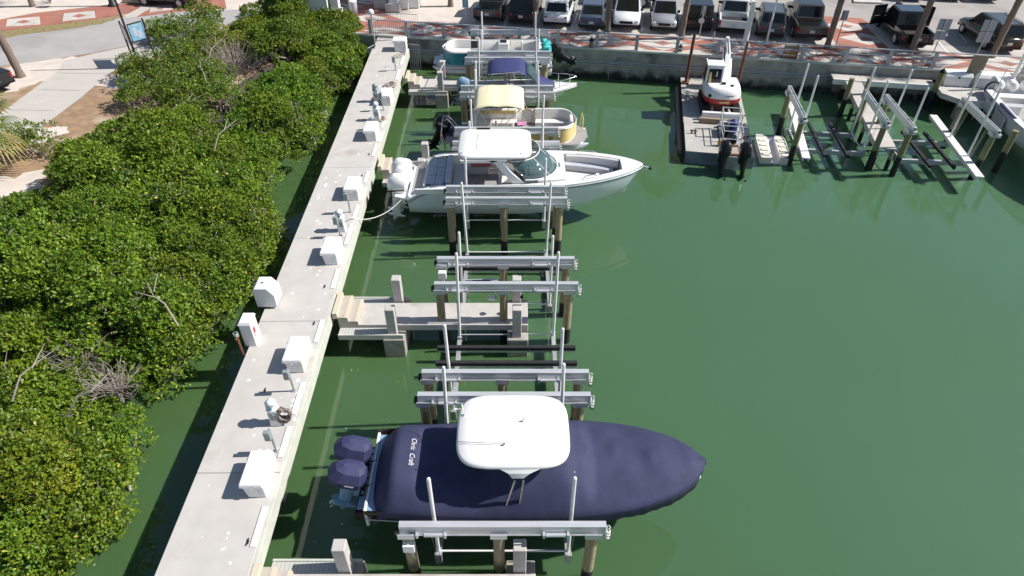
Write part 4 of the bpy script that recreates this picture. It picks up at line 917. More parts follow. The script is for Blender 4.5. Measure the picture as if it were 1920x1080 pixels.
# ---------- pontoon boats
def pontoon(label, place, rz, L, Wd, panel, panel2, seat, floor, canvas=None, engine=True, flip=1, bimini=None, name='pontoon_boat'):
    t = thing(name, label, 'pontoon boat', place, rz)
    hb = Wd/2
    for sg in (-1, 1):
        b = MB('alu'); rings = []
        for k, (x, r_, dz) in enumerate(((0, .26, 0), (.2, .31, 0), (L*.5, .32, 0), (L - 1.4, .32, 0), (L - .8, .28, .05), (L - .25, .16, .18), (L + .02, .04, .28))):
            rings.append([(x, sg*(hb - .42) + r_*math.cos(a), .33 + dz + r_*math.sin(a)) for a in [2*PI*j/14 for j in range(14)]])
        b.loft(rings); b.build('pontoon_tube', t)
    fr = lambda x: hb*(1 if x < L - 1.2 else max(.38, 1 - ((x - (L - 1.2))/1.23)**3.2))
    xs_ = [0, .1] + [L - 1.3 + 1.3*k/12 for k in range(13)]
    dk = [(x, -fr(x)) for x in xs_] + [(x, fr(x)) for x in reversed(xs_)]
    b = MB('alu_dull'); b.prism(dk, .62, .74); b.build('deck_rim', t)
    b = MB(floor); b.prism([(x*.998 + .005, y*.985) for x, y in dk], .735, .752); b.build('deck', t)
    # fence: panels round the deck with a padded top
    ff = lambda x: (hb - .07)*(1 if x < L - 1.7 else max(.02, 1 - ((x - (L - 1.7))/1.11)**3.6))
    fx = [.62] + [1.0 + (L - 2.7)*k/8 for k in range(9)] + [L - 1.7 + 1.10*k/10 for k in range(1, 11)]
    near = [(x, -ff(x)) for x in fx]; far_ = [(x, ff(x)) for x in fx]
    pathA = near + list(reversed(far_))
    b = MB(panel); n = len(pathA)
    r = [[(x, y, .80), (x*1.0, y*.93 + 0, .80), (x - .02, y*.93, 1.56), (x, y, 1.58)] for x, y in pathA]
    b.loft([q[:1] + q[3:] for q in r], False, False, closed=False, smooth=True); fnc = b.build('fence_panel', t)
    b = MB(seat); b.loft([q[1:] for q in r], False, False, closed=False, smooth=True); b.build('fence_lining', t)
    b = MB('alu'); b.tube([(x, y*1.005, 1.60) for x, y in pathA], .025); b.tube([(x, y*1.005, .79) for x, y in pathA], .02); b.build('fence_rail', t)
    for sg in (-1, 1):
        for k in range(3):
            b = MB(panel2)
            q = [(1.3 + 1.55*k + .62*math.copysign(abs(math.cos(a))**.6, math.cos(a)), 1.18 + .27*math.copysign(abs(math.sin(a))**.7, math.sin(a))) for a in [2*PI*j/20 for j in range(20)]]
            b.side(q if sg < 0 else q[::-1], sg*(hb - .045) - .006, sg*(hb - .045) + .006); b.build('panel_inset', t)
    q = [(L - 2.3 + .75*math.copysign(abs(math.cos(a))**.6, math.cos(a)), 1.18 + .30*math.copysign(abs(math.sin(a))**.7, math.sin(a))) for a in [2*PI*j/20 for j in range(20)]]
    b = MB(panel2); b.side(q, -(hb - .03) - .006, -(hb - .03) + .006)
    b.build('panel_inset', t)
    # couches: bow U and stern U, backs on the fence
    def couch(x0, x1, closed_front):
        ps = [p for p in near if x0 <= p[0] <= x1]
        for sg in (-1, 1):
            s_ = MB(seat); rr = [[(x, sg*(-y)*1.0, .76), (x, sg*(-y)*.985, 1.66), (x - .05, sg*(-y)*.86, 1.68), (x - .05, sg*(-y)*.80, .76)] for x, y in ps]
            s_.loft(rr, smooth=True); s_.build('backrest', t, bevel=.03)
            s_ = MB(seat); rr = [[(x, sg*(-y)*.80, .76), (x, sg*(-y)*.80, 1.14), (x - .05, sg*(-y)*.38, 1.16), (x - .05, sg*(-y)*.38, .76)] for x, y in ps]
            s_.loft(rr, smooth=False); s_.build('bench', t, bevel=.04)
        if closed_front:
            s_ = MB(seat); s_.box(x1 - .18, x1 + .0, -.42, .42, .76, 1.66); s_.build('backrest', t, bevel=.05)
    couch(L - 2.75, L - .8, True); 
    s_ = MB(seat); s_.box(.66, .86, -hb + .12, .55, .76, 1.66); s_.box(.86, 1.5, -hb*.3, hb - .2, .76, 1.12); s_.box(.7, 3.0, hb - .30, hb - .10, .76, 1.66); s_.box(1.5, 3.0, hb - .78, hb - .3, .76, 1.12); s_.build('lounge_seat', t, bevel=.05)
    s_ = MB(panel2); s_.box(1.0, 2.9, hb - .36, hb - .31, 1.42, 1.62); s_.build('seat_trim', t, bevel=.02)
    s_ = MB(seat); s_.box(2.75, 3.45, -hb + .12, -hb + .82, .76, 1.62); s_.build('console', t, bevel=.07)
    s_ = MB('black'); s_.box(2.9, 3.3, -hb + .2, -hb + .7, 1.621, 1.66); s_.tube([(2.66, -hb + .5 + .16*math.cos(a), 1.5 + .16*math.sin(a)) for a in [k*2*PI/14 for k in range(15)]], .016); s_.build('steering_wheel', t)
    s_ = MB(seat); s_.lathe([(.07, .76), (.06, 1.08), (.25, 1.1), (.27, 1.2), (.2, 1.24)], 12, (2.15, -hb + .6, 0)); s_.box(1.86, 1.96, -hb + .36, -hb + .84, 1.2, 1.72); s_.build('helm_chair', t, bevel=.04)
    g = MB(panel2); q = [(.30*math.copysign(abs(math.cos(a))**.5, math.cos(a)), 1.2 + .42*math.copysign(abs(math.sin(a))**.5, math.sin(a))) for a in [2*PI*j/18 for j in range(18)]]
    g.side([(x + L*.53, z) for x, z in q], hb - .16, hb - .13); g.use(seat).side([(x*.84 + L*.53, 1.2 + (z - 1.2)*.84) for x, z in q], hb - .165, hb - .125); g.build('side_gate', t)
    if bimini:
        x0, x1, zt, m = bimini
        rings = []
        for k in range(13):
            f = k/12; x = x0 + (x1 - x0)*f; droop = .22*abs(2*f - 1)**5
            rings.append([(x, hb*1.02*s2, zt - droop - .10*abs(s2)**4 + .02*math.cos(f*6*PI)) for s2 in [-1 + j/6 for j in range(13)]] )
        c_ = MB(m); c_.loft(rings, False, False, closed=False); 
        o = c_.build('bimini_canvas', t); md = o.modifiers.new('thickness', 'SOLIDIFY'); md.thickness = .03
        xm = (x0 + x1)/2
        for sg in (-1, 1):
            c_ = MB('alu')
            for xa in (x0 + .1, xm - .5, xm + .5, x1 - .1): c_.tube([(xa, sg*hb, zt - .14), (xm + (xa - xm)*.05 - .2, sg*(hb - .05), 1.42)], .018, 6)
            c_.tube([(x0 + .3, sg*hb*.99, zt - .2), (x0 - .2, sg*(hb - .08), 1.42)], .016, 6); c_.tube([(x1 - .3, sg*hb*.99, zt - .2), (x1 + .3, sg*(hb - .08), 1.42)], .016, 6)
            c_.build('bimini_frame', t)
    return t
yp = pontoon('yellow and cream pontoon boat with a cream canvas top on the lift', (-2.75, 32.3, .9), 0, 6.75, 2.55, 'gold', 'gold_pale', 'offwhite', 'deck_grey', bimini=(.85, 3.35, 2.95, 'cream'))
b = MB('deck_grey'); b.box(-.75, .0, -.95, .95, .70, .76); b.build('swim_platform', yp)
b = MB('steel')
for yy in (-.55, -.15): b.tube([(-.75, yy - .3, .1), (-.95, yy - .3, 1.0), (-.85, yy, 1.75), (-.6, yy + .1, 1.8), (-.1, yy + .25, 1.1), (.25, yy + .3, .78)], .025, 7)
b.build('boarding_ladder', yp)
b = MB('navy'); b.box(-.7, .3, -.35, .55, .765, .80); b.build('mat', yp)
t, cw = outboard(None, (-.72, .1, .75), 0, 'black', 'black', tilt=R(28), s=1.0, as_part=yp)
text_mesh('maker_lettering', 'MERCURY', .11, 'white', cw, Matrix.Translation((-.42, -.287, .42)) @ Matrix.Rotation(R(84), 4, 'X'), .002)
b = MB('burgundy'); b.box(.9, 1.3, -1.05, -.7, .76, 1.1); b.use('gold_pale').box(.86, 1.34, -1.09, -.66, 1.1, 1.13); b.build('cooler', yp)
b = MB(mat('pink_towel', (.5, .2, .38), .9, var=.25, scale=5)); b.box(3.0, 3.5, -.9, -.45, 1.625, 1.67); b.build('towel', yp, bevel=.02)
b = MB('gold'); b.tube([(6.45, .9, .8), (6.5, .9, 1.5), (6.52, .2, 1.5), (6.5, .2, .8)], .022); b.build('bow_gate', yp)
tp = pontoon('teal and white pontoon boat moored stern out under the seawall', (2.55, 42.35, 1.05), PI, 7.6, 2.5, 'teal', 'hull_blue', 'offwhite', 'hull_blue')
t, cw = outboard(None, (-.3, 0, .8), 0, 'black', 'black', tilt=R(58), s=.95, as_part=tp)
b = MB('teal_bright'); rr = []
for k in range(14): rr.append((.35 + .22*math.sin(k*1.3), -.9 + 1.8*k/13, 1.62 + .10*math.sin(k*2.1)))
b.tube(rr, .17, 8); b.build('folded_canvas', tp)
b = MB('black'); b.box(4.7, 5.9, -1.12, -1.06, 1.1, 1.56); b.build('screen', tp)
b = MB('alu'); b.tube([(.4, 1.1, 1.6), (3.6, 1.0, 1.75)], .02); b.tube([(.5, -1.1, 1.6), (2.6, -1.0, 1.7)], .02); b.build('canopy_pole', tp)
b = MB('teal_bright'); b.box(3.0, 3.12, 1.0, 1.15, .8, 1.5); b.box(1.0, 1.1, -.2, 1.0, .76, .80); b.build('gate_trim', tp)

# ---------- small boat with blue bimini
SX, SY, SZ = -2.55, 37.45, .95
sb = thing('cuddy_boat', 'small white boat with a blue bimini top and blue bow cover', 'boat', (SX, SY, SZ))
hs = Hull(6.35, 2.35, 1.0, 1.22, u0=.42, p=2.0, q=.85, tr=.92, rake=.7, keel_rise=.8)
hs.shell('hull', sb, 'white'); hs.line('rub_rail', sb, 'alu_dull', -.06, .03, .05)
ring_deck(hs, 'side_deck', sb, 'white', 0, .62, .2, .42, 'deck_grey', 'offwhite')
b = MB('white'); o_ = hs.outline(0, .60, 1.0, 12); rr = [[(x, -y, z), (x, -y*.5, z + .10), (x, 0, z + .13), (x, y*.5, z + .10), (x, y, z)] for x, y, z in o_]; b.loft(rr, False, False, closed=False); b.build('foredeck', sb)
b = MB('navy_bright'); rr = []
for k in range(9):
    x = 3.7 + 1.35*k/8; y = hs.b(x/6.35)*.86*(1 - .25*(k/8)**3); z = hs.g(x/6.35); h_ = .62*(1 - k/8)**1.0 + .16
    rr.append([(x, -y, z + .05), (x, -y*.7, z + h_*.8), (x, 0, z + h_), (x, y*.7, z + h_*.8), (x, y, z + .05)])
b.loft(rr, False, False, closed=False); b.build('bow_cover', sb)
b = MB('glass_green'); b.add([(3.62, -1.0, 1.2), (4.3, -.8, 1.2), (4.3, .8, 1.2), (3.62, 1.0, 1.2), (3.2, -.95, 1.85), (3.55, -.7, 1.9), (3.55, .7, 1.9), (3.2, .95, 1.85)], [(0, 1, 5, 4), (1, 2, 6, 5), (2, 3, 7, 6)]); b.build('windshield', sb)
b = MB('navy_bright'); rr = []
for k in range(9):
    f = k/8; x = 1.15 + 2.3*f; rr.append([(x, 1.12*s2, 2.45 - .30*abs(2*f - 1)**4 - .07*abs(s2)**3) for s2 in [-1 + j/5 for j in range(11)]])
b.loft(rr, False, False, closed=False); o = b.build('bimini_canvas', sb); md = o.modifiers.new('thickness', 'SOLIDIFY'); md.thickness = .03
b = MB('alu')
for sg in (-1, 1):
    for xa, xb_ in ((1.2, 2.2), (2.2, 2.25), (3.3, 2.3), (1.25, .5)): b.tube([(xa, sg*1.12, 2.3), (xb_, sg*1.08, 1.0)], .018, 6)
    b.tube([(1.2, sg*1.12, 2.3), (2.2, sg*1.13, 2.36), (3.3, sg*1.12, 2.3)], .018, 6)
    b.build('bimini_frame', sb)
b = MB('alu'); b.tube([(1.4, -1.15, 2.3), (3.0, -1.15, 2.45)], .02); b.build('canopy_pole', sb)
b = MB('navy'); b.add([(3.45, -1.05, 2.4), (3.45, 1.05, 2.4), (4.4, .8, 1.45), (4.4, -.8, 1.45)], [(0, 1, 2, 3)]); 
b = MB('glass_green'); b.add([(3.42, -1.05, 2.38), (3.42, 1.05, 2.38), (4.1, .85, 1.60), (4.1, -.85, 1.60)], [(0, 1, 2, 3)]); b.build('clear_curtain', sb)
for yy in (-.5, .5):
    b = MB('offwhite'); b.box(2.2, 2.7, yy - .25, yy + .25, .8, 1.0); b.box(2.08, 2.22, yy - .25, yy + .25, .85, 1.5); b.build('seat', sb, bevel=.05)
b = MB('offwhite'); b.box(.1, .7, -.95, .95, .45, .85); b.build('stern_bench', sb, bevel=.04)
b = MB('black'); b.tube([(2.4, .35*math.cos(a), 1.35 + .4*math.sin(a)) for a in [PI*k/12 for k in range(13)]], .025); b.build('hoop', sb)
b = MB('steel')
for sg in (-1, 1): b.tube([(4.6, sg*.82, 1.3), (4.7, sg*.80, 1.62), (5.7, sg*.42, 1.72), (6.2, sg*.12, 1.74), (6.32, 0, 1.74)], .02)
for xx, yy in ((5.3, .55), (5.3, -.55), (5.95, .25), (5.95, -.25)): b.cyl((xx, yy, 1.26), (xx, yy*.9, 1.70), .015)
b.build('bow_rail', sb)
b = MB('steel'); b.cyl((6.2, 0, 1.28), (6.75, 0, 1.28), .03); b.box(6.6, 6.8, -.05, .05, 1.2, 1.36); b.build('bow_roller', sb)
outboard(None, (-.1, 0, .85), 0, 'ltblue', 'grey_box', tilt=R(20), s=.85, as_part=sb)
# ------------------------------------------------------------------ right-hand basin: barge, catwalks, moored boat
bg = thing('work_barge', 'grey steel work barge with weathered deck carrying an excavator', 'barge', (12.05, 36.95, 0), WA)
hx, hy = 1.82, 5.25
b = MB('barge_side'); b.box(-hx, hx, -1.6, hy, -.5, .58); b.build('hull', bg, bevel=.02)
b = MB('barge_deck'); b.box(-hx, hx, -1.6, hy, .582, .62); b.build('deck', bg)
b = MB('barge_side'); b.box(-hx, .02, -hy, -1.6, -.5, .70); b.box(1.15, hx, -hy, -1.6, -.5, .66); b.build('stern_pontoon', bg, bevel=.02)
b = MB('barge_deck'); b.box(-hx, .02, -hy, -1.6, .702, .74); b.box(1.15, hx, -hy, -1.6, .662, .70); b.build('stern_deck', bg)
b = MB('wood'); b.box(-1.0, .6, -1.75, -1.55, .745, 1.05); b.build('timber_baulk', bg, bevel=.02)
b = MB('rubber'); b.box(-hx - .1, -hx - .002, -hy, hy, .1, .5); b.build('fender_strip', bg)
for x, y in ((-1.35, -3.1), (1.5, -3.2), (1.55, -4.9), (-1.4, 4.6), (1.55, -.4), (1.6, 3.2)):
    b = MB('rust'); z0 = .742 if (y < -1.6 and x < 0) else .702 if y < -1.6 else .622
    for sg in (-1, 1): b.cyl((x + sg*.09, y, z0), (x + sg*.09, y, z0 + .2), .045)
    b.cyl((x - .2, y, z0 + .16), (x + .2, y, z0 + .16), .04); b.build('bollard', bg)
for x, y, top in ((-1.55, 4.2, 3.75), (1.55, 3.4, 3.7)):
    b = MB('rust'); b.cyl((x, y, -2), (x + .05, y, top), .10, n=10); b.box(x - .2, x + .2, y - .2, y + .2, .622, .72); b.use('black').cyl((x + .05, y, top), (x + .05, y, top + .02), .09); b.build('spud', bg)
b = MB('rope'); b.tube([(-1.2 + .5*math.sin(k*.6) + .1*math.sin(k*2.1), 1.2 + .35*math.cos(k*.45) + .05*k, .65 + .02*math.sin(k)) for k in range(34)], .022, 5); b.tube([(-1.5, 2.0 - .12*k, .65 + .1*math.sin(k*.5)**2) for k in range(18)], .02, 5); b.build('hose', bg)
b = MB('alu_dull'); b.cyl((-1.5, 2.6, .68), (.0, 2.45, .72), .035); b.cyl((-1.6, 2.3, .66), (-.2, 2.15, .69), .03); b.use('rust').box(-.75, -.35, 1.9, 2.3, .625, 1.0); b.cyl((-.9, 1.5, .63), (-.4, 2.2, 1.1), .05); b.build('deck_gear', bg)

# excavator
q = at(1349, 205, .9); c_, s_ = math.cos(-WA), math.sin(-WA)
ex = thing('excavator', 'compact white excavator with red skirt standing on the barge', 'excavator', (q.x + .1, q.y + .75, .622), WA + R(2)); ex.scale = (1.12, 1.12, 1.0)
for sg in (-1, 1):
    b = MB('rubber'); pts = [(-1.15, .22), (-.95, .04), (.95, .04), (1.15, .22), (1.15, .38), (.95, .55), (-.95, .55), (-1.15, .38)]
    b.loft([[(sg*.62, y, z) for y, z in pts], [(sg*.98, y, z) for y, z in pts]], smooth=False)
    for k in range(14): b.box(sg*.80 - .19, sg*.80 + .19, -1.0 + k*.155, -.93 + k*.155, .545, .585)
    b.build('track', ex)
b = MB('rust'); b.box(-.6, .6, -.6, .6, .2, .6); b.cyl((0, 0, .6), (0, 0, .75), .5, n=16); b.build('undercarriage', ex)
def house_ring(z, k, rear=1.12, fr=.85): return [(k*x, k*y, z) for x, y in [(-.92, fr), (-.95, -.2), (-.88, -.72), (-.62, -1.0), (-.2, -rear), (.25, -rear), (.66, -1.0), (.92, -.70), (.96, -.2), (.92, fr)]]
b = MB('red'); b.loft([house_ring(.76, .94), house_ring(.84, 1.0), house_ring(1.08, 1.01)]); sk = b.build('counterweight', ex)
b = MB('white_box'); b.loft([house_ring(1.082, 1.0), house_ring(1.35, .99), house_ring(1.55, .93), house_ring(1.64, .82)]); b.build('engine_cover', ex)
b = MB('black'); b.box(-.1, .12, -.35, -.2, 1.645, 1.74); b.box(.35, .5, -.55, -.4, 1.642, 1.7); b.box(-.75, -.55, -1.0, -.86, 1.15, 1.3); b.box(.1, .5, -1.115, -1.10, 1.3, 1.34); b.build('engine_vent', ex)
b = MB('gold'); b.box(-.18, .32, -1.155, -1.135, .88, .98); b.build('warning_label', ex)
b = MB('white_box'); b.frust((-.95, -.02, -.15, .95), 1.4, (-.90, -.06, -.05, .85), 2.55); b.build('cab', ex, bevel=.04)
b = MB('white_box'); b.box(-.92, -.04, -.08, .90, 2.552, 2.64); b.use('black').box(-.85, -.1, .70, .86, 2.641, 2.67); b.build('cab_roof', ex, bevel=.03)
b = MB('glass_dark'); b.quad((-.83, -.143, 1.56), (-.14, -.143, 1.56), (-.16, -.082, 2.42), (-.81, -.082, 2.42)); b.quad((-.03, -.02, 1.6), (-.03, .85, 1.6), (-.062, .78, 2.42), (-.062, .05, 2.42)); b.quad((-.955, .85, 1.6), (-.955, -.05, 1.6), (-.915, .02, 2.42), (-.915, .78, 2.42)); b.quad((-.15, .955, 1.5), (-.83, .955, 1.5), (-.8, .865, 2.45), (-.17, .865, 2.45)); b.build('cab_window', ex)
b = MB('gold'); b.quad((-.78, -.147, 1.66), (-.62, -.147, 1.62), (-.66, -.10, 2.2), (-.76, -.10, 2.25)); b.use('white_box').quad((-.42, -.118, 2.0), (-.36, -.118, 2.0), (-.37, -.093, 2.3), (-.41, -.093, 2.3)); b.build('window_sticker', ex)
b = MB('white_box'); sec = lambda y, z, w, h: [(.30 - w, y, z - h), (.30 + w, y, z - h), (.30 + w, y, z + h), (.30 - w, y, z + h)]
b.loft([sec(.7, 1.25, .15, .2), sec(1.3, 1.8, .15, .26), sec(1.9, 2.4, .14, .26), sec(2.6, 2.8, .13, .16), sec(2.75, 2.82, .1, .08)], smooth=False); b.build('boom', ex, bevel=.02)
b = MB('steel'); b.cyl((.05, .95, 1.1), (.05, 2.0, 2.2), .06); b.cyl((.55, .95, 1.1), (.55, 2.0, 2.2), .06); b.cyl((.3, 1.6, 2.65), (.3, 2.75, 3.15), .05); b.use('black').tube([(.15, .9, 1.5), (.14, 1.5, 2.2), (.15, 2.2, 2.8), (.2, 2.7, 2.7)], .03); b.build('hydraulic_cylinder', ex)
b = MB('white_box'); sec = lambda y, z, w, h: [(.30 - w, y - h, z), (.30 + w, y - h, z), (.30 + w, y + h, z), (.30 - w, y + h, z)]
b.loft([sec(2.78, 3.2, .09, .10), sec(2.72, 2.8, .12, .2), sec(2.85, 2.0, .1, .12), sec(2.9, 1.5, .08, .09)], smooth=False); b.build('stick', ex, bevel=.015)
b = MB('rust'); b.loft([[(-.05, 2.7, 1.5), (.65, 2.7, 1.5), (.65, 3.2, 1.5), (-.05, 3.2, 1.5)], [(-.05, 2.5, 1.0), (.65, 2.5, 1.0), (.65, 3.3, 1.1), (-.05, 3.3, 1.1)], [(-.05, 2.6, .62), (.65, 2.6, .62), (.65, 3.0, .62), (-.05, 3.0, .62)]], smooth=False); b.build('bucket', ex)
b = MB('white_box'); b.box(-.98, .98, -1.55, -1.35, .06, .48); b.cyl((-.5, -1.4, .3), (-.4, -.6, .4), .06); b.cyl((.5, -1.4, .3), (.4, -.6, .4), .06); b.build('dozer_blade', ex, bevel=.02)

# push skiff in the notch
sk = thing('push_skiff', 'small aluminium push skiff with a pipe cage in the barge notch', 'boat', bg.matrix_world.translation if False else (12.05, 36.95, 0), WA)
sx = .60
b = MB('alu_dull'); b.loft([[(sx - .46, -5.55, .0), (sx + .46, -5.55, .0), (sx + .52, -5.55, .72), (sx - .52, -5.55, .72)], [(sx - .46, -2.6, .0), (sx + .46, -2.6, .0), (sx + .52, -2.6, .78), (sx - .52, -2.6, .78)], [(sx - .3, -1.85, .35), (sx + .3, -1.85, .35), (sx + .45, -1.80, .85), (sx - .45, -1.80, .85)]], smooth=False); b.build('hull', sk, bevel=.02)
b = MB('deck_tan'); b.use('rust').box(sx - .40, sx + .40, -5.4, -4.2, .725, .80); b.use('deck_tan').box(sx - .33, sx + .33, -5.3, -4.5, .80, .83); b.build('aft_deck', sk)
b = MB('alu')
for x in (sx - .5, sx + .5):
    for y in (-4.3, -3.2, -2.2): b.cyl((x, y, .74), (x, y, 2.0 if y > -4 else 1.6), .03)
    for z in (1.25, 1.6): b.cyl((x, -4.3, z), (x, -2.2, z), .025)
    b.cyl((x, -3.2, 2.0), (x, -2.2, 2.0), .028)
for y, zz in ((-4.3, (1.15, 1.6)), (-3.2, (1.6, 2.0)), (-2.2, (1.6, 2.0))):
    for z in zz: b.cyl((sx - .5, y, z), (sx + .5, y, z), .028)
b.cyl((sx - .65, -3.7, 1.62), (sx + .75, -3.7, 1.62), .025)
b.build('pipe_cage', sk)
b = MB('blue'); b.lathe([(.02, .78), (.24, .8), (.26, 1.2), (.22, 1.5), (.05, 1.6)], 10, (sx + .18, -2.75, 0)); b.build('blue_drum', sk)
b = MB('black'); b.box(sx - .42, sx - .05, -3.4, -2.4, .79, 1.25); b.box(sx - .2, sx + .3, -4.1, -3.6, .79, 1.1); b.build('battery_box', sk, bevel=.03)
b = MB('white_box'); b.box(sx - .4, sx - .1, -2.2, -1.95, .86, 1.1); b.use('grey_vinyl').box(sx - .1, sx + .42, -2.15, -1.9, .86, 1.0); b.build('gear', sk, bevel=.02)
b = MB('orange'); b.lathe([(.02, .8), (.1, .8), (.11, 1.0), (.04, 1.08)], 10, (sx - .62, -4.35, 0)); b.build('fuel_can', sk)
for dx in (-.5, .56):
    t, cw = outboard(None, (sx + dx, -5.56, .75), PI/2, 'black', 'black', tilt=R(22), s=1.08, as_part=sk)
# floating log fender along the barge
b = MB('wood'); p0, p1 = at(1270, 165, .12), at(1276, 285, .12); b.cyl(p0, p1, .15, .16, 10); tag(b.build('floating_log'), 'long round timber floating along the left side of the barge', 'log')

# floating drive-on dock
q = at(1448, 276, .3); fd = thing('float_dock', 'pair of cream plastic floats with a grey trough for a jet ski', 'float', (q.x, q.y, 0), WA + R(1))
for sg in (-1, 1):
    b = MB('float_cream'); b.loft([[(sg*.50 - .30, -1.42, -.1), (sg*.50 + .30, -1.42, -.1), (sg*.50 + .30, -1.42, .38), (sg*.50 - .30, -1.42, .38)], [(sg*.50 - .32, .9, -.1), (sg*.50 + .32, .9, -.1), (sg*.50 + .32, .9, .40), (sg*.50 - .32, .9, .40)], [(sg*.52 - .2, 1.42, -.1), (sg*.52 + .2, 1.42, -.1), (sg*.52 + .2, 1.42, .34), (sg*.52 - .2, 1.42, .34)]], smooth=False)
    for k in range(4): b.box(sg*.5 - .2, sg*.5 + .2, -1.2 + .55*k, -1.0 + .55*k, .39, .44)
    b.build('float', fd, bevel=.06)
b = MB('grey_vinyl'); b.loft([[(-.22, -1.4, .1), (0, -1.4, .0), (.22, -1.4, .1), (.22, -1.4, -.1), (-.22, -1.4, -.1)], [(-.22, 1.35, .3), (0, 1.35, .2), (.22, 1.35, .3), (.22, 1.35, -.1), (-.22, 1.35, -.1)]], smooth=False); b.build('trough', fd)

# long white planks of the outer catwalks
def plank(name, label, a, c, w, z, th=.22, m='strip', cat='catwalk'):
    a, c = Vector(a), Vector(c); d = (c - a); L = d.length; t = thing(name, label, cat, (a.x, a.y, 0), math.atan2(d.y, d.x))
    b = MB(m); n = max(1, int(L/1.4))
    for k in range(n): b.box(L*k/n + .006, L*(k + 1)/n - .006, -w/2, w/2, z - .08, z)
    b.build('tread', t, bevel=.008)
    b = MB('concrete_edge'); b.box(0.02, L - .02, -w/2 + .03, -w/2 + .1, z - th, z - .085); b.box(0.02, L - .02, w/2 - .1, w/2 - .03, z - th, z - .085); b.build('stringer', t)
    return t
plank('catwalk', 'narrow white catwalk plank passing under the first lift beam beside the barge', at(1483, 190, .8), at(1512, 296, .8), .42, .8)
plank('catwalk', 'narrow white catwalk plank lying under the farther right lift', at(1750, 215, 1.0), at(1838, 331, 1.0), .40, 1.0)
cw_ = plank('catwalk', 'broad pale catwalk running out from the seawall between the two right lifts', at(1592, 137, 1.35), at(1664, 278, 1.35), .95, 1.35, .35, 'pavement')
for k in range(4):
    b = MB('pile'); xx = 1.0 + 3*k; 
    for sg in (-1, 1): b.cyl((xx, sg*.38, -3), (xx, sg*.38, 1.1), .11)
    b.build('pile', cw_)
wk = thing('quay_walkway', 'white edged walkway along the foot of the seawall on the right', 'walkway', P(0, 0), WA)
b = MB('pavement'); b.box(20.6, 27.0, -1.0, -.15, 1.32, 1.42); b.build('tread', wk, bevel=.01)
b = MB('strip'); b.box(20.6, 27.0, -1.09, -1.003, 1.1, 1.424); b.build('edge', wk)
b = MB('concrete_plain'); b.prism([(27.3, -2.9), (46, -2.9), (46, -.15), (26.6, -.15), (26.6, -2.2)], 1.12, 1.42); b.build('platform', wk, bevel=.01)
b = MB('strip'); b.box(27.4, 46, -3.0, -2.905, .95, 1.4); b.build('edge', wk)
for s in np.arange(27.6, 46, 3.1):
    b = MB('concrete_dark'); b.box(s, s + .35, -2.6, -2.25, -3, 1.11); b.build('pile', wk)
for k, (x, y, L, lab) in enumerate(((1783, 152, 1.55, 'white dock box by the mooring pile on the right platform'), (1846, 155, 2.0, 'longer white dock box behind the hose pedestal on the right platform'))):
    q = P(sd(at(x, y, 1.42))[0], -.62); t = thing('dock_box', lab, 'dock box', (q.x, q.y, 1.421), WA, 'dock boxes on the right platform')
    b = MB('white_box'); b.frust((-L/2 + .05, L/2 - .05, -.42, .35), .002, (-L/2, L/2, -.40, .35), .58); b.build('body', t, bevel=.03)
    b = MB('white_box'); b.frust((-L/2 - .03, L/2 + .03, -.44, .38), .582, (-L/2 + .04, L/2 - .04, -.30, .36), .78); b.build('lid', t, bevel=.03)
    b = MB('black'); b.box(-.06, .06, -.455, -.43, .50, .60); b.build('latch', t)
q = P(sd(at(1805, 148, 1.42))[0], -.7); t = thing('notice_board', 'plain brown back of a board standing between the white dock boxes', 'board', (q.x, q.y, 1.42), WA + R(-4))
b = MB('sign_brown'); b.box(-.42, .42, -.03, .03, .42, 1.85); b.build('board', t, bevel=.01)
b = MB('wood'); b.box(-.36, -.28, .032, .10, .002, 1.7); b.box(.28, .36, .032, .10, .002, 1.7); b.build('board_post', t)
q = at(1852, 176, 1.42); t = thing('hose_pedestal', 'white capped pedestal with a big black hose coil on the right platform', 'power pedestal', (q.x, q.y, 1.42), WA)
b = MB('white_box'); b.frust((-.18, .18, -.15, .15), .002, (-.14, .14, -.12, .12), .75); b.lathe([(.12, .75), (.2, .8), (.2, .95), (.24, .97), (.1, 1.1), (.01, 1.13)], 4); b.build('body', t)
b = MB('rubber')
for k in range(4): b.tube([(-.02 + .02*k, -.2 - .05*k, .35 + 0)] and [( .36*math.cos(a) - .05, -.22 - .04*k, .45 + .40*math.sin(a)) for a in [j*2*PI/20 for j in range(21)]], .03, 6)
b.build('hose_coil', t)
b = MB('rope'); b.tube([(-.35, -.25, .2), (-.4, -.4, -.3), (-.42, -.5, -.9), (-.5, -.6, -1.4)], .03, 6); b.build('hanging_hose', t)

# free-standing timber piles
def mooring_pile(pxb, pyb, pyt, label, r=.15, cap=True, z0=0.0, d=None):
    q = at(pxb, pyb, z0); v = (pyt - 540)/FPX
    zt = CAM_H - q.y*(math.sin(PITCH) + v*math.cos(PITCH))/(math.cos(PITCH) - v*math.sin(PITCH))
    t = thing('mooring_pile', label, 'pile', (q.x, q.y, 0), 0, 'free standing timber piles')
    b = MB('pile_green'); b.cyl((random.uniform(-.06, .06), random.uniform(-.05, .05), -3), (0, 0, zt), r*1.08, r, 12); b.build('shaft', t)
    if cap: b = MB('black'); b.cyl((0, 0, zt), (0, 0, zt + .06), r*1.12, r*1.12, 12); b.cyl((0, 0, zt + .06), (0, 0, zt + .26), r*1.12, .02, 12); b.build('cap', t)
    return t
mooring_pile(1104, 143, 76, 'lone timber pile against the seawall left of the barge')
mooring_pile(1266, 152, 90, 'tall black capped timber pile just left of the barge')
mooring_pile(1556, 172, 112, 'timber pile at the shore end of the broad catwalk', cap=False)
mooring_pile(1595, 156, 114, 'black capped pile against the wall right of the catwalk head')
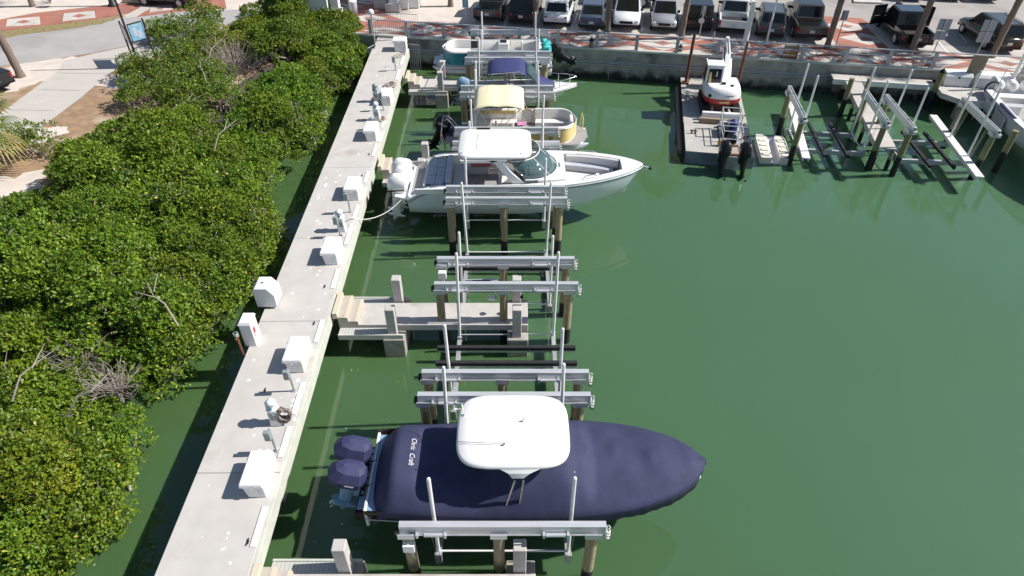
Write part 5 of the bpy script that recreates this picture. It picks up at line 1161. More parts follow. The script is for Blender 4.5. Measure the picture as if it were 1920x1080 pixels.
mooring_pile(1606, 170, 128, 'short pile by the walkway steps', .13, False)
mooring_pile(1642, 172, 132, 'black capped pile at the walkway corner', .13)
mooring_pile(1574, 218, 147, 'timber pile at the left edge of the broad catwalk', .15, False)
mooring_pile(1607, 216, 147, 'timber pile at the right edge of the broad catwalk', .14, False)
mooring_pile(1742, 158, 122, 'black capped pile close to the left white dock box')
mooring_pile(1738, 205, 136, 'tall black capped pile at the corner of the right platform', .17)

# moored boat at the right edge
rb = thing('moored_boat', 'white open fishing boat with a row of white outboards at the right edge', 'boat', (29.5, 37.3, .5), WA - PI/2)
hr = Hull(9.6, 3.2, 1.35, 1.7, u0=.45, p=2.2, q=.8, tr=.92, rake=.8)
hr.shell('hull', rb, 'grey_vinyl'); hr.line('rub_rail', rb, 'alu_dull', -.08)
ring_deck(hr, 'gunwale', rb, 'white', 0, .92, .34, .6, 'offwhite', 'offwhite')
b = MB('offwhite'); b.box(.1, .75, -1.2, 1.2, .6, 1.25); b.use('grey_vinyl').box(1.2, 1.7, -.9, .9, .6, 1.1); b.build('stern_seat', rb, bevel=.05)
b = MB('white'); b.box(2.6, 3.3, -.55, .55, .6, 1.7); b.box(3.3, 4.5, -.5, .5, .6, 1.5); b.build('console', rb, bevel=.05)
b = MB('alu_dull'); b.box(.9, 2.0, -1.66, -1.60, .55, 1.2); b.box(2.3, 3.7, -1.68, -1.62, .55, 1.2); b.build('side_panel', rb, bevel=.02)
b = MB('navy'); b.box(2.2, 4.2, -1.58, -1.40, 1.42, 1.50); b.build('bolster', rb, bevel=.03)
b = MB('alu'); b.tube([(1.0, -1.45, 1.38), (1.0, -1.4, 3.0)], .025); b.build('rod', rb)
for yy in (-.75, .0, .75): outboard(None, (-.02, yy, 1.0), 0, 'white', 'white', tilt=R(4), s=.98, as_part=rb)
make_lift('boat lift under the moored fishing boat at the right edge', (28.6, 33.3, 0), WA - PI/2, 4.1, zc=.3, Lb=4.2, piles=(-1.8, 1.8), gp=4.2, gx=1.15, two=True) if False else None
b = MB('pile_green'); q = at(1905, 245, 2.4); b.cyl((q.x, q.y, -3), (q.x, q.y, 2.4), .16); tag(b.build('mooring_pile'), 'dark pile beside the hull of the moored fishing boat', 'pile', 'free standing timber piles')
# ------------------------------------------------------------------ vehicles on the quay
def vehicle(label, px, py, ang, kind, paint, L=4.6, W=1.86, H=1.68, rear=True, name='parked_car', cat='car', group='vehicles parked along the quay', spare=False, openbed=True, doors=False, sunroof=False, grille='black', z=GZ, rack=False, dark_roof=None):
    """Local y is forward; px, py = foot of the middle of the end that faces the camera."""
    q = at(px, py, z); d = Vector((-math.sin(ang), math.cos(ang), 0)); c = q + d*L/2
    t = thing(name, label, cat, (c.x, c.y, z + .006), ang if rear else ang + PI, group)
    hl, w = L/2, W/2; suv = kind in ('suv', 'jeep'); pick = kind == 'pickup'
    belt = {'suv': 1.02, 'sedan': .90, 'pickup': 1.12, 'jeep': 1.10}[kind]; low = {'suv': .30, 'sedan': .24, 'pickup': .42, 'jeep': .45}[kind]
    hood = {'suv': .98, 'sedan': .82, 'pickup': 1.10, 'jeep': 1.08}[kind]
    if pick: cr0, cf0, cr1, cf1 = -hl + 1.75, hl - 1.35, -hl + 1.95, hl - 2.1
    elif kind == 'sedan': cr0, cf0, cr1, cf1 = -hl + .62, hl - 1.25, -hl + 1.35, hl - 2.05
    elif kind == 'jeep': cr0, cf0, cr1, cf1 = -hl + .05, hl - 1.35, -hl + .16, hl - 1.6
    else: cr0, cf0, cr1, cf1 = -hl + .14, hl - 1.15, -hl + .55, hl - 1.9
    def ring(y, k, zt, zl): x = w*k; return [(x*.90, y, zl), (x, y, zl + .16), (x, y, (zl + zt)/2 + .05), (x*.97, y, zt - .10), (x*.86, y, zt), (0, y, zt + .025), (-x*.86, y, zt), (-x*.97, y, zt - .10), (-x, y, (zl + zt)/2 + .05), (-x, y, zl + .16), (-x*.90, y, zl)]
    b = MB(paint); boxy = kind in ('jeep', 'pickup'); e = .97 if boxy else .86
    y0 = (cr0 - .05) if pick else -hl
    if pick: st = [(y0, 1, belt), (cf0 - .3, 1, belt), (cf0, 1, hood + .02), (hl - .25, .99, hood), (hl - .05, .97, hood - .08), (hl, .95, hood - .22)]
    else: st = [(-hl, e, belt - .25), (-hl + .07, e + .04, belt - .06), (-hl + .35, .98, belt), (0, 1, belt), (cf0 - .2, 1, belt), (cf0 + .15, .99, hood), (hl - .35, e + .07, hood - .07), (hl - .08, e + .02, hood - .20), (hl, e - .02, hood - .36)]
    b.loft([ring(y, k, zt, low + (.1 if abs(y) > hl - .1 else 0)) for y, k, zt in st]); 
    if pick:
        zb = belt - .02
        b.box(-w*.98, -w*.86, -hl + .06, y0 - .004, low + .1, zb); b.box(w*.86, w*.98, -hl + .06, y0 - .004, low + .1, zb); b.box(-w*.86, w*.86, -hl + .06, y0, low + .1, low + .36)
    body = b.build('body', t)
    wb, wt = w*.93, w*(.80 if not boxy else .84)
    A = [(-wb, cr0, belt - .02), (wb, cr0, belt - .02), (wb, cf0, belt - .04), (-wb, cf0, belt - .04)]; T = [(-wt, cr1, H), (wt, cr1, H), (wt, cf1, H), (-wt, cf1, H)]
    b = MB(paint); b.add(A + T, [(0, 1, 5, 4), (1, 2, 6, 5), (2, 3, 7, 6), (3, 0, 4, 7), (4, 5, 6, 7)]); b.build('cabin', t, bevel=.07, seg=3, angle=20)
    if dark_roof: b = MB(dark_roof); b.box(-wt + .04, wt - .04, cr1 + .05, cf1 - .05, H - .01, H + .012); b.build('roof_panel', t, bevel=.01)
    def win(nm, i, j, u0, u1, v0, v1):
        a0, a1, t0, t1 = Vector(A[i]), Vector(A[j]), Vector(T[i]), Vector(T[j]); n_ = (a1 - a0).cross(t0 - a0).normalized()*.012
        f = lambda u, v: (a0.lerp(a1, u)).lerp(t0.lerp(t1, u), v) + n_
        g = MB('glass_dark'); g.quad(f(u0, v0), f(u1, v0), f(u1, v1), f(u0, v1)); g.build(nm, t)
    win('rear_window', 0, 1, .09, .91, .18 if suv else .12, .88); win('windshield', 2, 3, .06, .94, .06, .92)
    for i, j in ((1, 2), (3, 0)):
        win('side_window', i, j, .08, .46, .14, .86); win('side_window', i, j, .50, .80 if kind != 'jeep' else .92, .14, .86)
    wr = .40 if boxy else .345
    for sg in (-1, 1):
        for yy in (-hl + .95 if not pick else -hl + 1.15, hl - .92):
            wl_ = MB('rubber'); x0 = sg*(w - .20); wl_.cyl((x0, yy, wr), (x0 + sg*.215, yy, wr), wr, n=18); o = wl_.build('tyre', t)
            r_ = MB('alu_dull'); r_.cyl((x0 + sg*.2152, yy, wr), (x0 + sg*.225, yy, wr), wr*.62, wr*.55, 12); r_.build('rim', o)
        m_ = MB('black' if kind != 'sedan' else paint); m_.box(sg*(w + .02) - .10, sg*(w + .02) + .10, cf0 - .45, cf0 - .30, belt + .0, belt + .15); m_.build('mirror', t, bevel=.02)
        l_ = MB('red_lens'); xx = sorted((sg*(w*e - .02), sg*(w*e - .20))); 
        if kind in ('pickup', 'jeep'): l_.box(*sorted((sg*(w*.985), sg*(w*.985 - .14))), -hl + .03, -hl + .10, belt - .42, belt - .08)
        else: l_.box(xx[0], xx[1], -hl - .012, -hl + .10, belt - .26, belt - .15)
        l_.build('tail_light', t, bevel=.015)
        l_ = MB('lamp_lens'); l_.box(xx[0], xx[1], hl - .16, hl + .008, hood - .36, hood - .20); l_.build('headlight', t, bevel=.02)
    b = MB(grille); b.box(-w*.45, w*.45, hl - .1, hl + .012, low + .24, hood - .26); b.build('grille', t, bevel=.02)
    b = MB('black'); b.box(-w*e, w*e, hl - .12, hl + .015, low + .02, low + .2); b.build('bumper', t, bevel=.03)
    b = MB('black'); b.box(-w*e, w*e, -hl - .02, -hl + .12, low + .02, low + .2); b.build('bumper', t, bevel=.03)
    b = MB('plate'); zz = belt - .42 if suv else low + .28; b.box(-.16, .16, -hl - .03, -hl - .021 if not suv else -hl - .003, zz, zz + .16); b.build('licence_plate', t)
    if pick:
        b = MB(paint); b.box(-w*.86, w*.86, -hl, -hl + .07, low + .12, belt - .02); b.build('tailgate', t, bevel=.02)
        if not openbed: b = MB('black'); b.box(-w*.84, w*.84, -hl + .08, y0 - .02, belt - .05, belt + .005); b.build('bed_cover', t, bevel=.01)
        else: b = MB('rubber'); b.box(-w*.855, w*.855, -hl + .075, y0 - .01, low + .362, low + .39); b.build('bed_liner', t)
    if spare:
        b = MB('rubber'); b.cyl((.08, -hl - .002, .98), (.08, -hl - .22, .98), .37, n=18); o = b.build('spare_wheel', t); r_ = MB('alu'); r_.cyl((.08, -hl - .221, .98), (.08, -hl - .23, .98), .2, n=12); r_.build('rim', o)
    if sunroof: b = MB('glass_dark'); b.box(-wt*.6, wt*.6, cf1 - .95, cf1 - .25, H + .001, H + .008); b.build('sunroof', t)
    if rack:
        for sg in (-1, 1): b = MB('black'); b.tube([(sg*wt*.9, cr1 + .15, H), (sg*wt*.9, cr1 + .3, H + .06), (sg*wt*.9, cf1 - .3, H + .06), (sg*wt*.9, cf1 - .15, H)], .02); b.build('roof_rail', t)
    if doors:
        for sg in (-1, 1):
            b = MB(paint); b.box(0, 1.05, -.05, .05, .55, belt); b.box(0.0, .08, -.04, .04, belt, H - .1); b.box(.97, 1.05, -.04, .04, belt, H - .12); b.box(.08, .97, -.04, .04, H - .18, H - .1); b.use('glass_dark').box(.08, .97, -.008, .008, belt, H - .18)
            o = b.build('open_door', t, bevel=.01); o.location = (sg*w, cf0 - .35, 0); o.rotation_euler = (0, 0, R(-25) if sg > 0 else R(205))
    return t
A9 = WA; A14 = R(-14)
vehicle('dark grey pickup with its tailgate to the seawall, leftmost of the row', 913, 48, A9, 'pickup', 'car_gunmetal', 5.6, 2.0, 1.9, openbed=False, name='pickup_truck', cat='pickup')
vehicle('black sport utility vehicle between a grey pickup and a white one', 976, 50, A9, 'suv', 'car_black', 4.9, 1.95, 1.8, name='suv')
vehicle('white sport utility vehicle parked tail to the wall with dark sunroof', 1041, 55, A9, 'suv', 'car_white', 4.7, 1.9, 1.72, sunroof=True, name='suv')
vehicle('slate blue sedan parked next to a palm trunk', 1107, 59, A9, 'sedan', 'car_slate', 4.7, 1.82, 1.42, name='sedan')
vehicle('white sport utility vehicle facing the wall with a black grille', 1172, 60, A9, 'suv', 'car_white', 4.8, 1.98, 1.76, rear=False, sunroof=True, name='suv')
vehicle('silver sport utility vehicle facing the wall with sunroof', 1243, 64, A9, 'suv', 'car_silver', 4.6, 1.86, 1.70, rear=False, sunroof=True, name='suv')
vehicle('boxy black off-roader with a spare wheel on its tail', 1308, 64, A9, 'jeep', 'car_black', 4.2, 1.88, 1.86, spare=True, name='suv')
vehicle('white pickup with an open bed beside the thick white pole', 1371, 70, A14, 'pickup', 'car_white', 5.4, 2.0, 1.9, name='pickup_truck', cat='pickup')
vehicle('dark grey sport utility vehicle right of the thick white pole', 1442, 76, A14, 'suv', 'car_gunmetal', 4.6, 1.86, 1.7, name='suv', rack=True)
vehicle('taupe crew cab pickup with a covered bed left of a palm', 1517, 82, A9, 'pickup', 'car_taupe', 5.6, 2.05, 1.92, openbed=False, name='pickup_truck', cat='pickup', dark_roof='car_black')
vehicle('black pickup with both front doors standing open', 1714, 97, A9 + R(4), 'pickup', 'car_black', 5.6, 2.05, 1.92, name='pickup_truck', cat='pickup', doors=True, dark_roof='car_navy')
vehicle('dark olive sport utility vehicle behind the rightmost palm', 1884, 103, A9 + R(8), 'suv', 'car_olive', 4.9, 1.95, 1.75, name='suv', rack=True)
for k, (px, py, knd, p_, lab) in enumerate(((1232, 9, 'pickup', 'car_black', 'black pickup crossing behind the silver car at the top edge'), (1500, -2, 'suv', 'car_grey', 'grey car cut off by the top edge above the taupe pickup'), (1712, 4, 'suv', 'car_olive', 'dark car in the far row above the open doored pickup'), (1785, 4, 'suv', 'car_black', 'black car in the far row, second from the right'), (1855, 6, 'pickup', 'car_grey', 'grey pickup in the far row at the top right'))):
    vehicle(lab, px, py, (A9 + PI/2) if k < 1 else A9, knd, p_, 5.0, 1.9, 1.75, name='parked_car', group='vehicles in the far row')
vehicle('black pickup half out of frame beside the palm on the left', 6, 178, R(62), 'pickup', 'car_black', 5.3, 2.0, 1.85, openbed=False, name='pickup_truck', cat='pickup', group='vehicles on the left')
vehicle('dark vehicle at the top edge beyond the mangroves', 372, 9, R(80), 'suv', 'car_black', 4.8, 1.9, 1.75, name='parked_car', group='vehicles on the left')

# person at the open door of the black pickup
def person(label, place, rz):
    t = thing('person', label, 'person', place, rz)
    def skin(name, m, verts, edges, parent):
        me = bpy.data.meshes.new(name); me.from_pydata([v[:3] for v in verts], edges, []); me.materials.append(M[m]); o = bpy.data.objects.new(name, me); C.objects.link(o); o.parent = parent
        o.modifiers.new('skin', 'SKIN'); lay = me.skin_vertices[0].data
        for i, v in enumerate(verts): lay[i].radius = (v[3], v[4] if len(v) > 4 else v[3])
        lay[0].use_root = True
        sdv = o.modifiers.new('sub', 'SUBSURF'); sdv.levels = 1; sdv.render_levels = 2; o.modifiers['skin'].use_smooth_shade = True
        return o
    V = [(0, 0, .93, .15, .11), (0, .01, 1.15, .14, .10), (0, .02, 1.38, .17, .11), (0, .01, 1.50, .06), (0, .03, 1.60, .085, .10), (0, .03, 1.70, .075, .09),
         (.19, .02, 1.42, .06), (.24, .06, 1.14, .045), (.20, .26, .98, .035), (.19, .33, .95, .03), (-.19, .02, 1.42, .06), (-.25, .05, 1.14, .045), (-.24, .16, .90, .035), (-.24, .19, .83, .03),
         (.10, 0, .88, .09), (.11, .02, .48, .06), (.11, -.02, .08, .045), (.11, .12, .04, .04), (-.10, 0, .88, .09), (-.12, .05, .48, .06), (-.12, .03, .08, .045), (-.12, .17, .04, .04)]
    Ed = [(0, 1), (1, 2), (2, 3), (3, 4), (4, 5), (2, 6), (6, 7), (7, 8), (8, 9), (2, 10), (10, 11), (11, 12), (12, 13), (0, 14), (14, 15), (15, 16), (16, 17), (0, 18), (18, 19), (19, 20), (20, 21)]
    body = skin('body', 'skin', V, Ed, t)
    for sg in (-1, 1):
        hx_, hy_, hz_ = (.19, .33, .95) if sg > 0 else (-.24, .19, .83)
        for k in range(4): pass
    Hs = [(0, 0, .93, .165, .125), (0, .01, 1.15, .155, .115), (0, .02, 1.38, .185, .125), (.195, .02, 1.42, .075), (.235, .05, 1.18, .065), (-.195, .02, 1.42, .075), (-.24, .05, 1.18, .065)]
    skin('shirt', 'shirt', Hs, [(0, 1), (1, 2), (2, 3), (3, 4), (2, 5), (5, 6)], t)
    Tr = [(0, 0, .94, .155, .12), (.105, 0, .86, .10), (.115, .02, .48, .075), (.115, -.02, .12, .065), (-.105, 0, .86, .10), (-.125, .05, .48, .075), (-.125, .03, .12, .065)]
    skin('trousers', 'trousers', Tr, [(0, 1), (1, 2), (2, 3), (0, 4), (4, 5), (5, 6)], t)
    b = MB('black'); b.lathe([(.098, 1.62), (.105, 1.70), (.09, 1.77), (.04, 1.81), (.005, 1.815)], 12, (0, .02, 0)); b.build('hair', t)
    return t
q = at(1672, 45, GZ)
person('person in a blue shirt standing at the open door of the black pickup', (q.x, q.y, GZ + .02), R(-60))

# ------------------------------------------------------------------ signs, poles, kiosk
def pole_sign(label, pxb, pyb, pyt, panels, m='sign_grey', name='parking_sign', grp='grey backed parking signs along the quay'):
    q = at(pxb, pyb, GZ); v = (pyt - 540)/FPX; zt = CAM_H - q.y*(math.sin(PITCH) + v*math.cos(PITCH))/(math.cos(PITCH) - v*math.sin(PITCH)) - GZ
    t = thing(name, label, 'sign', (q.x, q.y, GZ), WA, grp)
    b = MB('alu_dull'); b.cyl((0, 0, 0.006), (0, 0, zt), .035, n=8); b.build('post', t)
    for (z0, z1, w_) in panels: b = MB(m); b.box(-w_/2, w_/2, .04, .06, zt - z1, zt - z0); b.build('panel', t, bevel=.004)
pole_sign('small grey backed sign on a thin post by the brick crossing', 1566, 88, 20, [(0, .62, .40)])
pole_sign('grey sign with two stacked panels behind the black pickup', 1748, 104, 36, [(0, .7, .75), (.74, 1.3, .7)])
pole_sign('grey sign with two stacked panels in front of the olive car', 1830, 106, 38, [(0, .7, .8), (.74, 1.4, .8)])
pole_sign('narrow grey sign beside the boxy black off-roader', 1310, 74, 12, [(0, .5, .32)])
pole_sign('blue topped sign left of the dark grey pickup', 874, 49, -6, [(0, .75, .42)], 'sign_blue')
def pole(label, pxb, pyb, pyt, r, m, name='light_pole', cat='pole'):
    q = at(pxb, pyb, GZ); v = (pyt - 540)/FPX; zt = CAM_H - q.y*(math.sin(PITCH) + v*math.cos(PITCH))/(math.cos(PITCH) - v*math.sin(PITCH)) - GZ
    t = thing(name, label, cat, (q.x, q.y, GZ), WA)
    b = MB(m); b.cyl((0, 0, .006), (0, 0, zt), r, r*.85, 12); b.build('shaft', t)
    b = MB('concrete_plain'); b.cyl((0, 0, .004), (0, 0, .12), r*1.8, r*1.6, 12); b.build('base', t)
pole('slim white pole in front of the dark grey car', 1437, 80, -40, .07, 'pvc')
pole('thick white pole beside the white pickup', 1396, 84, 2, .19, 'pvc', 'white_post')
pole('white pole standing on the promenade at the right edge', 1898, 150, 60, .10, 'pvc')
pole('short meter post by the white pickup', 1337, 76, 60, .05, 'alu_dull', 'meter_post')
b = MB('wood'); q = at(1480, 108, GZ); 
t = thing('barrier', 'small timber trestle with an orange board by the railing', 'barrier', (q.x, q.y, GZ), WA)
b.box(-.42, -.34, -.2, .2, .012, .8); b.box(.34, .42, -.2, .2, .012, .8); b.build('leg', t); b = MB('orange'); b.box(-.33, .33, -.05, .05, .1, .35); b.use('wood').box(-.33, .33, -.05, .05, .62, .78); b.build('board', t)

q = at(735, 22, GZ); kz = thing('kiosk', 'white pillared kiosk on a stepped concrete plinth', 'kiosk', (q.x, q.y + 1.0, GZ), R(-4))
b = MB('concrete_plain'); b.box(-1.4, -.4, -.5, 2.2, .01, .62); b.box(-.4, .7, -1.15, 1.6, .01, .5); b.build('plinth', kz, bevel=.02)
for (x0, x1, y0, y1) in ((-.15, .42, -.55, .1), (.48, 1.15, -.35, .3), (1.25, 1.9, .0, .7), (-.9, -.3, .2, .9)):
    b = MB('white_box'); b.box(x0, x1, y0, y1, .02 if x0 > .5 else .52, 4.5); b.box(x0 - .06, x1 + .06, y0 - .06, y1 + .06, .02, .8); o = b.build('pillar', kz, bevel=.02)
    e_ = MB('red'); cx_ = (x0 + x1)/2; e_.add([(cx_ - .16, y0 - .066, 1.25), (cx_, y0 - .066, 1.02), (cx_ + .16, y0 - .066, 1.25), (cx_, y0 - .066, 1.48)], [(0, 1, 2, 3)]); e_.use('white_box').add([(cx_ - .09, y0 - .07, 1.25), (cx_, y0 - .07, 1.12), (cx_ + .09, y0 - .07, 1.25), (cx_, y0 - .07, 1.38)], [(0, 1, 2, 3)]); e_.build('diamond_emblem', o)
b = MB('white_box'); b.box(-1.1, 2.1, .1, 2.4, 4.4, 4.8); b.box(-.6, 1.6, .9, 2.2, .5, 4.4); b.build('wall', kz)
q = at(664, 25, GZ); t = thing('litter_bin', 'pale round litter bin on the brick plaza', 'bin', (q.x, q.y, GZ)); b = MB('grey_vinyl'); b.lathe([(.24, .012), (.29, .1), (.30, .85)], 16); b.build('body', t); b = MB('white_box'); b.lathe([(.31, .851), (.31, .90), (.2, .96), (.02, .98)], 16); b.build('lid', t)
q = at(632, 30, GZ); t = thing('entrance_pillar', 'tall white pillar rising behind the mangroves', 'pillar', (q.x, q.y, GZ)); b = MB('white_box'); b.box(-.3, .3, -.3, .3, .01, 4.5); b.build('shaft', t, bevel=.02); b = MB('white_box'); b.box(-.42, .42, -.42, .42, 0.005, .5); b.build('base', t, bevel=.02)
q = at(612, 42, GZ); t = thing('white_wall', 'white rendered wall half hidden by mangrove leaves', 'wall', (q.x, q.y, GZ)); b = MB('white_box'); b.box(-1.6, .3, -.15, .15, .005, 2.2); b.build('panel', t); b = MB('white_box'); b.box(-1.7, .4, -.2, .2, 2.2, 2.32); b.build('coping', t)
q = at(704, 88, DZ); t = thing('globe_lamp', 'white globe lamp on a post at the gate of the dock', 'lamp', (q.x, q.y, DZ)); b = MB('alu_dull'); b.cyl((0, 0, 0), (0, 0, 2.1), .045); b.build('post', t); b = MB('white_box'); b.ball((0, 0, 2.28), .2); b.build('globe', t)
# info sign
q0, q1, q2 = at(249, 110, gz), at(263, 128, gz), at(295, 118, gz)
t = thing('information_sign', 'three legged black information sign with two angled panels', 'sign', (q1.x, q1.y, gz))
for q, h in ((q0, 2.35), (q2, 2.75)):
    b = MB('post_black'); b.cyl((q.x - q1.x, q.y - q1.y, 0), (q.x - q1.x, q.y - q1.y, h), .055); b.build('post', t)
b = MB('post_black'); b.cyl((0, 0, 0), (0, 0, 6.2), .075, .05); b.lathe([(.2, 0), (.2, .15), (.09, .3)], 12); b.build('post', t)
def panel(a, c, z0, z1, m, nm, cm=None):
    a, c = Vector((a.x - q1.x, a.y - q1.y, 0)), Vector((c.x - q1.x, c.y - q1.y, 0)); d = (c - a); n_ = Vector((d.y, -d.x, 0)).normalized()*.03; a2, c2 = a + d*.10, c - d*.10; up = Vector((0, 0, 1))
    b = MB('post_black'); b.add([a2 + up*z0, c2 + up*z0, c2 + up*z1, a2 + up*z1, a2 + up*z0 + n_, c2 + up*z0 + n_, c2 + up*z1 + n_, a2 + up*z1 + n_], [(0, 3, 2, 1), (4, 5, 6, 7), (0, 1, 5, 4), (1, 2, 6, 5), (2, 3, 7, 6), (3, 0, 4, 7)]); o = b.build('frame', t)
    a3, c3 = a2 + d*.04, c2 - d*.04; b = MB(m); k = n_*1.15; b.quad(a3 + up*(z0 + .07) + k, c3 + up*(z0 + .07) + k, c3 + up*(z1 - .07) + k, a3 + up*(z1 - .07) + k); b.build(nm, o)
    if cm:
        b = MB(cm); k = n_*1.3
        for (u0, u1, w0, w1) in ((.25, .5, .3, .75), (.55, .8, .15, .55), (.3, .75, .82, .9)): b.quad(*[a3.lerp(c3, u) + up*(z0 + (z1 - z0)*w_) + k for u, w_ in ((u0, w0), (u1, w0), (u1, w1), (u0, w1))])
        b.build('map_print', o)
panel(q0, q1, 1.35, 2.35, 'plate', 'panel'); panel(q1, q2, 1.55, 2.65, 'sign_blue', 'panel', 'grey_vinyl')
q = at(213, 11, gz); t = thing('street_lamp', 'black street lamp base at the top left corner', 'street lamp', (q.x, q.y, gz)); b = MB('post_black'); b.lathe([(.38, .02), (.38, .12), (.26, .2), (.2, .75), (.12, .9), (.09, 4.5)], 14); b.build('shaft', t); b = MB('post_black'); b.lathe([(.1, 4.5), (.3, 4.7), (.25, 5.2), (.05, 5.4)], 12); b.build('lantern', t)
q = at(252, 8, gz); t = thing('planter', 'low cream kerbed planter at the corner of the brick path', 'planter', (q.x, q.y + .5, gz), R(-5)); b = MB('nosing'); b.box(-1.0, .9, -.35, .6, .03, .3); b.build('kerb', t, bevel=.05); b = MB('soil'); b.box(-.85, .75, -.2, .45, .3, .32); b.build('bed', t)
# ------------------------------------------------------------------ mangroves, dead twigs, palms
def leaf_mesh(name, pts, nrm, rng, m, per=6, ll=(.095, .155), lw=.55, spread=1.0, yellow=.04, base_up=.35, off=None):
    """rosettes of leaves at pts with outward normals; one quad per leaf"""
    N = len(pts)*per
    P0 = np.repeat(pts, per, 0) + rng.normal(0, .03, (N, 3)); n = np.repeat(nrm, per, 0)
    d = n*.55 + rng.normal(0, .62*spread, (N, 3)); d[:, 2] += base_up; d /= np.linalg.norm(d, axis=1)[:, None]
    up = n*.8 + np.array([0, 0, .7]) + rng.normal(0, .35, (N, 3)); s = np.cross(d, up); s /= np.linalg.norm(s, axis=1)[:, None] + 1e-9
    L = rng.uniform(ll[0], ll[1], N)[:, None]; w = L*lw*.5; nn = np.cross(s, d)
    v = np.stack([P0, P0 + d*L*.55 + s*w + nn*L*.06, P0 + d*L, P0 + d*L*.55 - s*w + nn*L*.06], 1).reshape(-1, 3)
    me = bpy.data.meshes.new(name); me.vertices.add(N*4); me.vertices.foreach_set('co', v.ravel().astype(np.float32))
    me.loops.add(N*4); me.loops.foreach_set('vertex_index', np.arange(N*4, dtype=np.int32))
    me.polygons.add(N); me.polygons.foreach_set('loop_start', np.arange(0, N*4, 4, dtype=np.int32)); me.polygons.foreach_set('loop_total', np.full(N, 4, dtype=np.int32))
    tone = np.clip(rng.beta(2, 2.2, N)*.78 + np.repeat(rng.normal(0, .07, len(pts)) + (0 if off is None else off), per), 0, .8); y = rng.random(N) < yellow; tone[y] = rng.uniform(.88, 1, y.sum())
    a = me.attributes.new('leaf_tone', 'FLOAT', 'FACE'); a.data.foreach_set('value', tone.astype(np.float32))
    me.materials.append(M[m]); me.update(); me.validate(); return me
def crown_points(rng, r, h, n_puff, per_puff, flat=.55):
    pts, nr, cs, of = [], [], [], []
    extra = n_puff//2
    for k in range(n_puff + extra):
        a = rng.uniform(0, 2*PI); rho = r*math.sqrt(rng.random())*.92; z = h*(1 - flat*(rho/r)**2) + rng.normal(0, .34) - .25*rng.random()
        pr = rng.uniform(.36, .78)
        if k >= n_puff: rho = r*rng.uniform(.8, 1.3); z = h*(1 - flat*min(1.25, rho/r)**2) + rng.uniform(-.3, .55); pr = rng.uniform(.16, .34)
        c = np.array([rho*math.cos(a), rho*math.sin(a), z]); cs.append(c)
        m_ = int(per_puff*(pr/.5)**2)
        d = rng.normal(0, 1, (m_, 3)); d[:, 2] = np.abs(d[:, 2])*.95 - .12; d /= np.linalg.norm(d, axis=1)[:, None]
        q = c + d*np.array([pr*1.25, pr*1.25, pr*.58])*rng.uniform(.72, 1.06, (m_, 1)); pts.append(q); nr.append(d); of.append(np.full(m_, rng.normal(0, .13)))
    return np.concatenate(pts), np.concatenate(nr), cs, np.concatenate(of)
def limbs(name, cs, rng, h, m='twig', n=9, spread=.5):
    b = MB(m); idx = list(range(len(cs))); rng.shuffle(idx)
    for i in idx[:n]:
        c = cs[i]; a0 = rng.uniform(0, 2*PI); p0 = Vector((spread*math.cos(a0), spread*math.sin(a0), -.2)); p3 = Vector(c) + Vector((0, 0, rng.uniform(-.1, .25))); p1 = p0.lerp(p3, .4) + Vector((rng.normal(0, .15), rng.normal(0, .15), h*.15)); p2 = p0.lerp(p3, .75) + Vector((rng.normal(0, .1), rng.normal(0, .1), h*.12))
        b.tube([p0, p1, p2, p3], .055, 6, taper=.018)
        for k in range(5):
            e = p2.lerp(p3, rng.random()) ; f = e + Vector((rng.normal(0, .28), rng.normal(0, .28), rng.uniform(.1, .45))); b.tube([e, e.lerp(f, .5) + Vector((rng.normal(0, .05), rng.normal(0, .05), .04)), f], .014, 4, taper=.006)
    o = b.build(name); me = o.data; bpy.data.objects.remove(o); return me
rng = np.random.default_rng(11)
KINDS = {}
def kind(nm, m, r, h, n_puff, per, nl, yellow=.03, **k):
    out = []
    for i in range(5 if nm == 'dense' else 1):
        p, n_, cs, off = crown_points(rng, r, h, n_puff, per)
        out.append((leaf_mesh('crown', p, n_, rng, m, yellow=yellow, off=off, **k), limbs('trunk', cs, rng, h, n=nl), r))
    KINDS[nm] = out
kind('dense', 'leaf', 1.8, 2.2, 24, 105, 20, yellow=.022)
kind('sparse', 'leaf', 1.5, 1.9, 15, 34, 13, yellow=.06, ll=(.09, .14))
kind('yellow', 'leaf_yellow', 1.25, 2.0, 22, 60, 9)
kind('small', 'leaf', .85, 1.1, 12, 40, 6)
MG = 'mangroves in the thicket left of the dock'
LAB = {'dense': 'dense glossy green mangrove in the thicket between the path and the dock', 'sparse': 'thin open mangrove with pale bare limbs at the path side of the thicket', 'yellow': 'yellowing mangrove standing out among the green ones', 'small': 'low young mangrove tuft at the edge of the thicket'}
def mangrove(nm, x, y, z, s=1.0, label=None, zs=None):
    cm, tm, r = KINDS[nm][int(rng.integers(len(KINDS[nm])))]
    t = thing('mangrove_tree', label or LAB[nm], 'mangrove', (x, y, z), float(rng.uniform(0, 6.28)), MG); t.scale = (s, s, zs or s)
    for n_, me in (('crown', cm), ('trunk', tm)):
        o = bpy.data.objects.new(n_, me); C.objects.link(o); o.parent = t
    return t
def interp(poly, Y):
    for a, c in zip(poly[:-1], poly[1:]):
        if min(a.y, c.y) <= Y <= max(a.y, c.y): return a.x + (c.x - a.x)*(Y - a.y)/((c.y - a.y) or 1e-6)
    return None
RB = [at(x, y, 1.4) for x, y in ((650, -45), (650, 2), (690, 70), (692, 112), (655, 158), (598, 203), (602, 235), (560, 275), (505, 330), (500, 380), (518, 420), (495, 470), (460, 530), (402, 558), (390, 600), (330, 668), (265, 700), (252, 760), (222, 825), (238, 888), (188, 930), (200, 990), (120, 1060), (60, 1200))]
